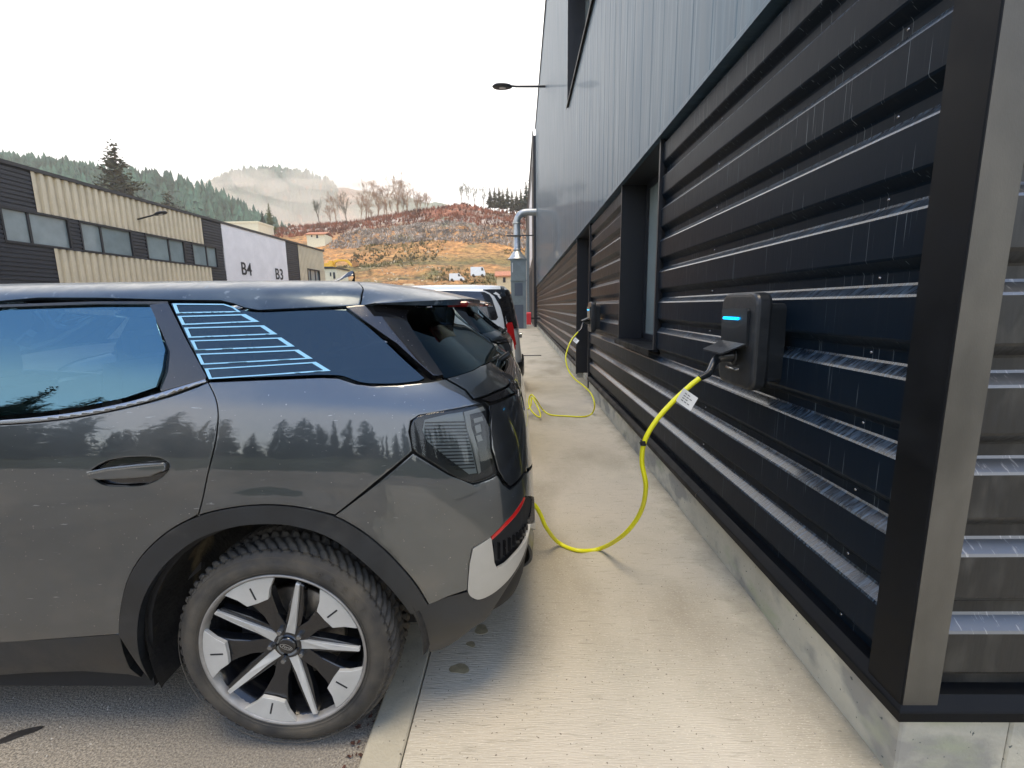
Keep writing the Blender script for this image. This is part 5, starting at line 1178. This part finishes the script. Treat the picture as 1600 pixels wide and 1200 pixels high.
def hillmat():
    m = bpy.data.materials.new('cleared_hillside'); m.use_nodes = True; t = m.node_tree; b = t.nodes['Principled BSDF']; b.inputs['Roughness'].default_value = .95; n = t.nodes.new; l = t.links.new
    c = n('ShaderNodeTexCoord'); s = n('ShaderNodeSeparateXYZ'); l(c.outputs['Object'], s.inputs[0])
    mp = n('ShaderNodeMapping'); mp.inputs['Scale'].default_value = (.45, 1, 1.6); l(c.outputs['Object'], mp.inputs[0])
    tx = n('ShaderNodeTexNoise'); tx.inputs['Scale'].default_value = .06; tx.inputs['Detail'].default_value = 8; tx.inputs['Roughness'].default_value = .68; l(mp.outputs[0], tx.inputs[0])
    a = n('ShaderNodeMath'); a.operation = 'MULTIPLY_ADD'; l(tx.outputs[0], a.inputs[0]); a.inputs[1].default_value = 26; l(s.outputs[2], a.inputs[2])
    r = n('ShaderNodeMapRange'); l(a.outputs[0], r.inputs[0]); r.inputs[1].default_value = 17; r.inputs[2].default_value = 62
    cr = n('ShaderNodeValToRGB'); l(r.outputs[0], cr.inputs[0]); e = cr.color_ramp.elements
    e[0].position = 0; e[0].color = (.42, .20, .06, 1); e[1].position = 1; e[1].color = (.55, .33, .20, 1)
    for p_, c_ in ((.10, (.36, .18, .06)), (.17, (.14, .12, .04)), (.25, (.30, .18, .06)), (.33, (.46, .22, .07)), (.40, (.30, .17, .06)), (.47, (.44, .22, .08)), (.54, (.30, .20, .11)), (.62, (.40, .34, .28)), (.72, (.24, .17, .12)), (.78, (.30, .11, .055)), (.92, (.38, .14, .065)), (.96, (.70, .36, .18))):
        q = e.new(p_); q.color = (*c_, 1)
    t2 = n('ShaderNodeTexNoise'); t2.inputs['Scale'].default_value = .55; t2.inputs['Detail'].default_value = 6; t2.inputs['Roughness'].default_value = .75; l(c.outputs['Object'], t2.inputs[0])
    r2 = n('ShaderNodeMapRange'); l(t2.outputs[0], r2.inputs[0]); r2.inputs[1].default_value = .35; r2.inputs[2].default_value = .65; r2.inputs[3].default_value = .30; r2.inputs[4].default_value = 1.7
    mx = n('ShaderNodeVectorMath'); mx.operation = 'SCALE'; l(cr.outputs[0], mx.inputs[0]); l(r2.outputs[0], mx.inputs['Scale'])
    t3 = n('ShaderNodeTexNoise'); t3.inputs['Scale'].default_value = .09; t3.inputs['Detail'].default_value = 4; l(c.outputs['Object'], t3.inputs[0])
    r3 = n('ShaderNodeMapRange'); l(t3.outputs[0], r3.inputs[0]); r3.inputs[1].default_value = .56; r3.inputs[2].default_value = .66; r3.inputs[4].default_value = .75
    m3 = n('ShaderNodeMix'); m3.data_type = 'RGBA'; l(r3.outputs[0], m3.inputs[0]); l(mx.outputs[0], m3.inputs[6]); m3.inputs[7].default_value = (.13, .14, .06, 1)
    l(m3.outputs[2], b.inputs['Base Color'])
    bm = n('ShaderNodeBump'); bm.inputs['Distance'].default_value = .8; bm.inputs['Strength'].default_value = .9; l(t2.outputs[0], bm.inputs['Height']); l(bm.outputs[0], b.inputs['Normal']); return m
field('cleared_hillside', np.arange(-170, 60, 1.3), np.arange(72, 226, 1.3), hill_z, hillmat())
RQ = list(zip((-300, 0, 60, 110, 200, 260, 330, 400, 440, 500, 560, 640), (225, 240, 247, 252, 268, 276, 296, 335, 352, 380, 410, 440)))
RX = [-760] + [hx(a, 300, b) for a, b in RQ]; RZ = [115] + [hzp(b, 300, a) - 12 for a, b in RQ]
def forest_z(x, y):
    s = np.clip((np.asarray(y, float) - 60) / 240, 0, 1.4); return np.interp(x, RX, RZ) * np.interp(s, [0, .25, 1, 1.4], [0, .14, 1, .98]) + vnoise(x, y, 40, 4, 9) * 5 * np.clip(s * 2, 0, 1) - .5
field('forest_hill', np.arange(-760, -70, 8), np.arange(62, 340, 6), forest_z, mat('forest_floor', (.035, .05, .03), .95, var=.5, vscale=.08))
MQ = list(zip((0, 200, 240, 300, 345, 362, 378, 400, 430, 462, 490, 520, 580, 640, 690, 760, 830, 1000), (270, 262, 265, 281, 280, 266, 257, 254, 252, 258, 268, 280, 286, 293, 306, 338, 352, 380)))
MX = [-1500] + [hx(a, 900, b) for a, b in MQ]; MZ = [210] + [hzp(b, 900, a) - 15 for a, b in MQ]
def mount_z(x, y):
    s = np.clip((np.asarray(y, float) - 340) / 560, 0, 1.5); return np.interp(x, MX, MZ) * np.interp(s, [0, .5, 1, 1.5], [.05, .40, 1, .9]) + vnoise(x, y, 60, 4, 3) * 9 * np.clip(s, 0, 1) + vnoise(x, y, 14, 3, 8) * 5
mm = mat('wooded_mountain', (.045, .085, .035), .95, var=.35, vscale=.03, cut=(.35, .65)); layer(mm, (.30, .15, .07), .006, (1, 1, 1), (.46, .56), None, 5, 40)
field('wooded_mountain', np.arange(-1500, 300, 7), np.arange(345, 1010, 8), mount_z, mm)

# ------------------------------------------------------------------ vegetation
def leafcloud(mb, c, rad, n, s, flat=.6, rng=RNG):
    """n small leaf-like faces spread through an ellipsoid clump"""
    for k in range(n):
        d = rng.normal(size=3); d /= np.linalg.norm(d); r = rng.uniform(.35, 1) ** .6
        p = Vector(c) + Vector((d[0] * rad[0] * r, d[1] * rad[1] * r, d[2] * rad[2] * r)); a = Vector(rng.normal(size=3)).normalized(); b = a.cross(Vector(rng.normal(size=3))).normalized(); q = s * rng.uniform(.6, 1.5)
        mb.add([p - a * q, p + b * q * flat, p + a * q, p - b * q * flat], [(0, 1, 2, 3)])
def conifer_parts(h, r, rng, dens_=1.0, bare=.12, droop=.25):
    tr = MB(); tr.tube([(0, 0, -.5), (0, 0, h * .5), (rng.uniform(-.1, .1), 0, h * .97)], [h * .022, h * .014, h * .003], 7)
    cr = MB(); z = h * bare; nb = 0
    while z < h * .985:
        q = (z / h - bare) / (1 - bare); L_ = r * (1 - q) ** .85 * rng.uniform(.75, 1.1) + r * .05
        nbr = int(rng.integers(5, 8))
        for k in range(nbr):
            a = rng.uniform(0, 2 * math.pi); l = L_ * rng.uniform(.6, 1.15); dx, dy = math.cos(a), math.sin(a); dz = -droop + .35 * q
            m_ = max(2, int(l / (h * .028) * dens_))
            for i in range(m_):
                f = (i + .6) / m_; p = Vector((dx * l * f, dy * l * f, z + dz * l * f + rng.uniform(-.02, .02) * h)); w = l * .24 * (1.15 - f) + h * .008
                s_ = Vector((-dy, dx, 0)); o = Vector((dx, dy, dz)); e = rng.uniform(-.5, .5)
                cr.add([p - s_ * w - Vector((0, 0, w * .5)), p + o * w * 1.1 + Vector((0, 0, w * e)), p + s_ * w - Vector((0, 0, w * .5)), p - o * w * .5 + Vector((0, 0, w * .35))], [(0, 1, 2, 3)])
        z += h * .022 * rng.uniform(.8, 1.3)
    return tr, cr
def make_tree(name, label, loc, tr, cr, mt, mc, cname='crown', group=None, cat='tree'):
    t = thing(name, label, cat, loc, group)
    sh = Vector(loc)
    for m_ in (tr, cr): m_.v = [tuple(Vector(p) + sh) for p in m_.v]
    tr.build('trunk', mt, t); cr.build(cname, mc, t); return t
def bare_parts(h, rng, spread=.45, twigs=1.0):
    tr = MB(); tw = MB(); top = Vector((rng.uniform(-.05, .05) * h, rng.uniform(-.05, .05) * h, h * .45)); tr.tube([(0, 0, -.4), (top.x * .4, top.y * .4, h * .22), tuple(top)], [h * .022, h * .017, h * .012], 6)
    def br(p, d, l, r, lev):
        q = p + d * l * .5 + Vector(rng.normal(size=3)) * l * .05; e = p + d * l + Vector((0, 0, l * .08))
        (tr if lev == 0 else tw).tube([p, q, e], [r, r * .75, r * .4], 4 if lev < 2 else 3, caps=False)
        if lev >= 4: return
        for k in range(int(rng.integers(3, 5) if lev < 3 else rng.integers(3, 6))):
            f = rng.uniform(.35, 1); s_ = p.lerp(e, f); nd = (d + Vector(rng.normal(size=3)) * spread + Vector((0, 0, .22))).normalized(); br(s_, nd, l * rng.uniform(.45, .72), max(r * .5, h * .0016), lev + 1)
    for k in range(7):
        f = rng.uniform(.3, 1); p = Vector((0, 0, 0)).lerp(top, f); a = rng.uniform(0, 6.28); d = Vector((math.cos(a) * spread, math.sin(a) * spread, 1)).normalized(); br(p, d, h * rng.uniform(.22, .40), h * .007, 0)
    return tr, tw
rg_ = np.random.default_rng(3)
# the trees on the crest of the cleared hill
k_ = 0
BT = [(497, 31, 190, 'small bare tree at the left end of the row on the crest', 'g'), (515, 30, 190, 'thin bare tree beside the small tree at the left of the crest', 'o'), (524, 40, 191, 'orange lit bare tree next to the dark ivy tree', 'o'), (540, 34, 188, 'dark ivy covered bare tree on the crest', 'g'),
      (571, 44, 192, 'first tall orange bare tree right of the gap in the crest row', 'o'), (590, 46, 192, 'tall orange bare tree with a split trunk on the crest', 'o'), (604, 45, 193, 'tall bare tree behind the pale stump on the crest', 'o'), (622, 46, 190, 'tallest bare tree in the middle of the crest row', 'o'), (636, 42, 190, 'bare tree right of the tallest one on the crest', 'o'), (652, 33, 189, 'wide pale trunked bare tree at the right end of the crest row', 'o'), (668, 24, 191, 'lowest bare tree at the right end of the crest row', 'o'),
      (722, 28, 194, 'tall thin grey bare tree standing alone in the dip of the crest', 'g'), (731, 26, 194, 'slim grey bare tree right of the lone thin one', 'g'), (742, 24, 194, 'middle slim bare tree in the right hand group on the crest', 'g'), (755, 26, 194, 'slim bare tree just left of the grey green pines', 'g')]
for px_, hpx, Y, lab, kd in BT:
    x = hx(px_, Y, 320); h = hpx * Y / 713 * 1.15; tr, tw = bare_parts(h, rg_, .5 if kd == 'o' else .3)
    make_tree('bare_tree', lab, (x, Y, float(hill_z(x, Y))), tr, tw, M['barkpale'] if kd == 'o' else M['bark'], M['twig'] if kd == 'o' else M['twiggrey'], 'branches', 'bare trees on the crest of the cleared hill')
PT = [(766, 30, 196), (773, 33, 197), (780, 34, 195), (786, 31, 197), (793, 33, 196), (800, 31, 198), (807, 30, 196), (814, 33, 195), (822, 44, 188), (829, 58, 182)]
for k_ in range(12):
    px_ = 562 + k_ * 9.5 + rg_.uniform(-3, 3); Y = 187 + rg_.uniform(-2, 7); x = hx(px_, Y, 320); h = rg_.uniform(18, 38) * Y / 713; tr, tw = bare_parts(h, rg_, .38)
    make_tree('bare_tree', 'slender bare tree filling the dense middle of the row on the crest', (x, Y, float(hill_z(x, Y))), tr, tw, M['barkpale'], M['twig'], 'branches', 'bare trees on the crest of the cleared hill')
WORD = ['leftmost', 'second from left', 'third from left', 'fourth from left', 'fifth from left', 'sixth from left', 'seventh from left', 'eighth from left', 'dark second from right', 'darkest and tallest, rightmost']
for (px_, hpx, Y), w_ in zip(PT, WORD):
    x = hx(px_, Y, 320); h = hpx * Y / 713 * 1.15; tr, cr = conifer_parts(h, h * .27, rg_, .8, .25 if px_ < 820 else .08)
    make_tree('pine_tree', w_ + ' of the green pines on the crest near the black wall', (x, Y, float(hill_z(x, Y))), tr, cr, M['barkpale'], mat('pine_grey_green', (.085, .10, .055), .95, var=.4, vscale=.3) if px_ < 820 and px_ == 766 else (bpy.data.materials['pine_grey_green'] if px_ < 820 else M['needle']), 'crown', 'pines on the crest')
# lone conifers
def loner(px_, ytop, Y, zf, label, mc, rr=.26, den=1.0):
    x = hx(px_, Y, ytop); z0 = float(zf(x, Y)); h = hzp(ytop, Y, px_) - z0; tr, cr = conifer_parts(h, h * rr, rg_, den, .10); return make_tree('conifer_tree', label, (x, Y, z0), tr, cr, M['bark'], mc)
loner(176, 222, 118, forest_z, 'big dark conifer with open branches rising above the beige ribbed building', mat('dark_conifer', (.05, .062, .030), .9, var=.45, vscale=.5), .36, 2.0)
loner(262, 298, 150, forest_z, 'rounded brown-green conifer half hidden by the roof of the left building', bpy.data.materials['dark_conifer'], .4, 1.0)
loner(419, 316, 176, hill_z, 'yellow-green lit conifer beside the pale block above the white door wall', M['needlelit'], .24)
loner(409, 328, 178, hill_z, 'shorter dark green conifer touching the yellow-green one', M['needle'], .26)
loner(812, 405, 100, hill_z, 'small bright green conifer left of the filter cabinet', M['needlelit'], .4)
# forest mass
mb = MB(); rf_ = np.random.default_rng(11); n = 0
while n < 2600:
    x = rf_.uniform(-700, -95); y = rf_.uniform(85, 312) if rf_.random() < .7 else rf_.uniform(285, 306)
    pxs = 813 + 713 * x / y
    if pxs < -180 or pxs > 480: continue
    z = float(forest_z(x, y)); h = rf_.uniform(8, 17) * (.7 if y < 150 else 1); r = h * rf_.uniform(.17, .26); n += 1
    if 1.53 + 0 > z + h: continue
    ks = 7; zz = [0.12, .38, .36, .62, .60, .84, .82, 1.0]; rr = [1, .45, .78, .32, .55, .18, .32, 0.02]; vs_ = []
    lean = rf_.uniform(-.04, .04) * h
    for q, (a_, b_) in enumerate(zip(zz, rr)):
        for k in range(ks):
            an = 2 * math.pi * (k + .5 * (q // 2)) / ks; r2 = r * b_ * rf_.uniform(.65, 1.25); vs_.append((x + math.cos(an) * r2 + lean * a_, y + math.sin(an) * r2, z + h * (a_ + (rf_.uniform(-.05, .03) if q % 2 == 0 else 0))))
    mb.add(vs_, [(q * ks + k, q * ks + (k + 1) % ks, (q + 1) * ks + (k + 1) % ks, (q + 1) * ks + k) for q in range(0, 7) for k in range(ks)])
tag(mb.build('conifer_forest', M['farneedle']), 'dense dark conifer forest covering the hill behind the left building', 'forest', kind='stuff')
mb = MB(); n = 0
while n < 1500:
    x = rf_.uniform(-560, -150); y = rf_.uniform(700, 905); p_ = 813 + 713 * x / y
    if p_ < 290 or p_ > 545: continue
    z = float(mount_z(x, y)); h = rf_.uniform(9, 16); r = h * .3; n += 1; vs_ = [(x + math.cos(k * 1.2566) * r * rf_.uniform(.7, 1.2), y + math.sin(k * 1.2566) * r, z + h * .1) for k in range(5)] + [(x + rf_.uniform(-1, 1), y, z + h)]
    mb.add(vs_, [(k, (k + 1) % 5, 5) for k in range(5)])
tag(mb.build('mountain_forest', M['farneedle']), 'misty green forest on the round far hilltop', 'forest', kind='stuff')
# scrub, brush piles and rubble
def tufts(name, n, xr_, yr_, hr, m, label, cat, thin=.12, lean=.5, seed=1, cond=None):
    g = np.random.default_rng(seed); mb = MB(); c_ = 0
    while c_ < n:
        x = g.uniform(*xr_); y = g.uniform(*yr_)
        if cond and not cond(x, y): continue
        c_ += 1; z = float(hill_z(x, y)); h = g.uniform(*hr)
        for k in range(5):
            a = g.uniform(0, 6.28); e = Vector((x + math.cos(a) * h * lean, y + math.sin(a) * h * lean, z + h * g.uniform(.6, 1.1))); s_ = Vector((-math.sin(a), math.cos(a), 0)) * h * thin; b_ = Vector((x + g.uniform(-.3, .3), y, z - .1)); mb.add([b_ - s_, b_ + s_, e + s_ * .2], [(0, 1, 2)])
    return tag(mb.build(name, m), label, cat, kind='stuff')
tufts('hillside_scrub', 5200, (-165, 20), (166, 200), (.5, 1.8), M['scrub'], 'dark red-brown scrub covering the top of the cleared hill', 'scrub', seed=2)
tufts('brush_piles', 2600, (-60, 18), (146, 167), (.4, 1.1), M['greyscrub'], 'band of grey cut brush lying across the hillside', 'brush', .25, .9, seed=4)
tufts('hillside_grass', 2600, (-110, 15), (92, 146), (.3, .9), mat('olive_weeds', (.15, .13, .045), .95, var=.5, vscale=.1), 'olive weeds growing in patches on the orange clay slope', 'weeds', .2, .6, seed=6, cond=lambda x, y: vnoise(np.array([x]), np.array([y]), 14, 2, 4)[0] > .05)
mb = MB(); g = np.random.default_rng(8)
for k in range(900):
    x = g.uniform(-70, 8); y = g.uniform(100, 140)
    if vnoise(np.array([x]), np.array([y]), 12, 2, 14)[0] < -.1: continue
    z = float(hill_z(x, y)); s_ = g.uniform(.12, .5) ; P_ = [Vector((x, y, z)) + Vector(g.normal(size=3)) * s_ * .6 for _ in range(6)]
    mb.add(P_, [(0, 1, 2), (0, 2, 3), (0, 3, 4), (1, 2, 5), (2, 3, 5), (3, 4, 5), (0, 1, 4), (1, 5, 4)])
tag(mb.build('rubble', M['rock']), 'pale rubble scattered over the lower slope', 'rubble', kind='stuff')

# ------------------------------------------------------------------ houses, vehicles on the slope
def house(name, label, x0, x1, y0, y1, z0, zt, rh, wm, rm, wins=(), flat=False):
    t = thing(name, label, 'house', ((x0 + x1) / 2, y0, z0)); mb = MB(); mb.box(x0, x1, y0, y1, z0 - 2.5, zt); mb.build('wall', wm, t)
    mb = MB()
    if flat: mb.box(x0 - .2, x1 + .2, y0 - .2, y1 + .2, zt, zt + rh)
    else:
        ym = (y0 + y1) / 2; mb.prism([(y0 - .5, zt - .1), (ym, zt + rh), (y1 + .5, zt - .1), (y1 + .5, zt + .1), (ym, zt + rh + .22), (y0 - .5, zt + .1)], x0 - .4, x1 + .4, lambda a, b, d: (d, a, b))
    mb.build('roof', rm, t)
    for a, b, c, d in wins: mb = MB(); mb.box(a, b, y0 - .05, y0 + .02, c, d); mb.build('window', M['frame'], t)
house('hillside_house', 'low cream house with an orange tiled roof on the left of the cleared hill', hx(480, 150), hx(508, 150), 150, 156, hzp(372, 150), hzp(364, 150), .9, M['cream2'], M['rooftile'], [(hx(487, 150), hx(489, 150), hzp(368, 150), hzp(365, 150)), (hx(495, 150), hx(498, 150), hzp(370, 150), hzp(365, 150))])
house('cream_house', 'small cream house with a red roof beside the filter cabinet', hx(775, 92), hx(799, 92), 92, 98, hzp(448, 92), hzp(434, 92), .9, M['cream'], M['rooftile'], [(hx(785, 92), hx(789, 92), hzp(444, 92), hzp(436, 92))])
house('flat_roof_block', 'pale yellow flat roofed block above the white door wall of the left building', hx(352, 160), hx(406, 160), 160, 170, hzp(362, 160), hzp(344, 160), .5, M['cream2'], M['cream2'], [], True)
house('end_annex', 'cream annex with two small windows just beyond the end of the left building', hx(500, 62), hx(523, 62), 62, 66, 0, hzp(418, 62), .15, M['cream2'], M['frame'], [(hx(512, 62), hx(514, 62), hzp(430, 62), hzp(424, 62)), (hx(517, 62), hx(520, 62), hzp(434, 62), hzp(424, 62))], True)
def slope_van(label, px0, px1, pyb, pyt, Y, nose):
    x0, x1 = hx(px0, Y), hx(px1, Y); zb, zt = hzp(pyb, Y), hzp(pyt, Y); L_ = x1 - x0; h = zt - zb
    t = thing('white_van', label, 'van', ((x0 + x1) / 2, Y, zb), 'white vans on the slope')
    pr = [(0, .12), (1, .12), (1, .42), (.93, .52), (.80, .60), (.70, .94), (.66, 1), (.03, 1), (0, .92)] if nose else [(0, .12), (1, .12), (1, .45), (.96, .62), (.86, .97), (.8, 1), (.03, 1), (0, .95)]
    mb = MB(); mb.prism(pr, Y, Y + 1.9, lambda a, b, d: (x0 + a * L_, d, zb + b * h)); mb.build('body', M['wpaint'], t)
    mb = MB(); wq = [(.60, .62), (.76, .62), (.69, .90), (.60, .92)] if nose else [(.74, .62), (.90, .62), (.84, .92), (.74, .92)]
    mb.prism(wq, Y - .02, Y + 1.92, lambda a, b, d: (x0 + a * L_, d, zb + b * h)); mb.build('side_window', M['frame'], t)
    for wx in (.18, .80):
        for yy in (Y - .03, Y + 1.7): mb = MB(); mb.lathe([(0, 0), (.30, 0), (.31, .02), (.31, .22), (0, .22)], lambda a, b, d, wx=wx, yy=yy: (x0 + wx * L_ + a, yy + d, zb + .3 + b), seg=18); mb.build('wheel', M['tyre'], t)
slope_van('small white van with a dark side window parked at the foot of the slope', 700, 723.5, 441, 428.5, 100, True)
slope_van('tall white box-shaped van parked higher, right of the small white van', 734, 757, 434.5, 419, 104, False)
# excavator
Y = 121; DZ = float(hill_z(hx(520, Y), Y)) - hzp(411, Y) + .3; t = thing('excavator', 'yellow excavator with its arm lowered on the orange slope', 'excavator', (hx(520, Y), Y, hzp(411, Y) + DZ))
q = lambda a, b: (hx(a, Y), hzp(b, Y) + DZ)
mb = MB(); mb.prism([q(504, 411), q(504, 408), q(520, 408), q(522, 411)], Y - 1.2, Y + 1.2, lambda a, b, d: (a, d, b)); mb.build('tracks', M['frame'], t)
mb = MB(); mb.prism([q(505, 408), q(506, 403), q(513, 402), q(514, 399), q(519, 399), q(520, 408)], Y - 1.1, Y + 1.1, lambda a, b, d: (a, d, b)); mb.build('cab', M['yellow'], t)
mb = MB(); mb.prism([q(517, 405), q(521, 398), q(528, 396.5), q(540, 397), q(539, 399.5), q(528, 399.5), q(523, 401), q(520, 406)], Y - .35, Y + .35, lambda a, b, d: (a, d, b)); mb.build('boom', M['yellow'], t)
mb = MB(); mb.prism([q(538, 396.5), q(542, 398), q(550, 407), q(547, 408.5), q(541, 402), q(537, 399.5)], Y - .3, Y + .3, lambda a, b, d: (a, d, b)); mb.build('arm', M['yellow'], t)
mb = MB(); mb.prism([q(551, 400), q(557, 401), q(558, 407), q(552, 409), q(548, 406)], Y - .5, Y + .5, lambda a, b, d: (a, d, b)); mb.build('bucket', mat('rusty_bucket', (.35, .17, .06), .8), t)
for px_, Yb, lab in ((594, 84, 'pale rounded concrete block peeping over the grey car roof, left of the other'), (634, 86, 'square pale concrete block peeping over the grey car spoiler')):
    x = hx(px_, Yb); mb = MB(); mb.box(x - 1.1, x + 1.1, Yb, Yb + 1.2, hzp(458, Yb), hzp(443.5, Yb), bev=.25); tag(mb.build('concrete_block', M['rock'], None, (x, Yb, hzp(458, Yb))), lab, 'block')

field('unseen_dark_bank', np.arange(-110, 90, 2.0), np.arange(-60, -10, 1.5), lambda x, y: np.clip((-12 - y) / 22, 0, 1) * 2.0 + vnoise(x, y, 5, 3, 2) * .35 * np.clip((-11 - y) / 5, 0, 1) - .02, mat('rough_grass', (.045, .055, .025), .95, var=.5, vscale=.8))  # unseen bank added to darken the reflection below the conifers in the car
# ------------------------------------------------------------------ conifers behind the viewer (seen as reflections in the paint and glass)
rb = np.random.default_rng(21); protos = []
xs = list(np.arange(-72, 46, 2.1)) + list(np.arange(-70, 46, 3.3))
for i, x in enumerate(xs):
    back = i >= len(np.arange(-72, 46, 2.1))
    loc = (float(x + rb.uniform(-1.3, 1.3)), float((-37 if back else -31) + rb.uniform(-3.5, 3.5)), 1.2)
    if i < 7:
        h = [13, 11, 15, 12, 14, 9, 10][i]; tr, cr = conifer_parts(h, h * [.20, .13, .22, .30, .11, .36, .15][i], rb, .8, .03, [.25, -.5, .2, .1, -.7, .0, -.4][i])
        o = make_tree('hedge_conifer', 'dark conifer in the row behind the viewer, mirrored in the car windows', loc, tr, cr, M['bark'], M['needle'], 'crown', 'row of conifers behind the viewer'); protos.append(o)
    else:
        o = copy_tree(protos[int(rb.integers(0, 7))]); o.location = loc; q_ = rb.uniform(.5, 1.08) * (1.25 if x < -30 else 1); o.rotation_euler = (rb.uniform(-.06, .06), rb.uniform(-.06, .06), rb.uniform(0, 6)); o.scale = (q_ * rb.uniform(.8, 1.3), q_ * rb.uniform(.8, 1.3), q_)

# ------------------------------------------------------------------ air
def vol(name, mb, dens_, col, label):
    m = bpy.data.materials.new(name + '_air'); m.use_nodes = True; t = m.node_tree; t.nodes.clear(); o = t.nodes.new('ShaderNodeOutputMaterial'); v = t.nodes.new('ShaderNodeVolumePrincipled')
    v.inputs['Color'].default_value = (*col, 1); v.inputs['Density'].default_value = dens_; v.inputs['Anisotropy'].default_value = 0.0; t.links.new(v.outputs[0], o.inputs['Volume'])
    ob = mb.build(name, m); tag(ob, label, name, kind='stuff'); return ob
mb = MB(); mb.box(-1550, 340, -310, 1030, -6, 330); vol('haze', mb, 0.00045, (1.0, .93, .84), 'pale morning haze over the valley')

rm_ = np.random.default_rng(31); MW_ = [((-190, 470, 84), (150, 60, 26), .005), ((-110, 430, 68), (110, 55, 18), .005), ((-420, 560, 118), (150, 60, 24), .006)]
for k in range(9):
    px_ = 290 + k * 42 + rm_.uniform(-14, 14); Y_ = rm_.uniform(520, 800); q_ = at(px_, rm_.uniform(272, 312), Y=Y_); MW_.append(((q_.x, Y_, q_.z), (rm_.uniform(.05, .11) * Y_, 35, rm_.uniform(.012, .026) * Y_), .010))
for (c, r_, d_) in MW_:
    mb = MB(); n = 28; v_ = []
    for i in range(15):
        for k in range(n):
            th = math.pi * i / 14; a = 2 * math.pi * k / n; w_ = 1 + .12 * math.sin(3 * a + i * .8)
            v_.append((c[0] + r_[0] * math.sin(th) * math.cos(a) * w_, c[1] + r_[1] * math.sin(th) * math.sin(a), c[2] + r_[2] * math.cos(th) * w_))
    mb.add(v_, [(i * n + k, (i + 1) * n + k, (i + 1) * n + (k + 1) % n, i * n + (k + 1) % n) for i in range(14) for k in range(n)]); vol('mist', mb, d_, (1.0, .90, .76), 'bank of pale mist drifting between the hills')
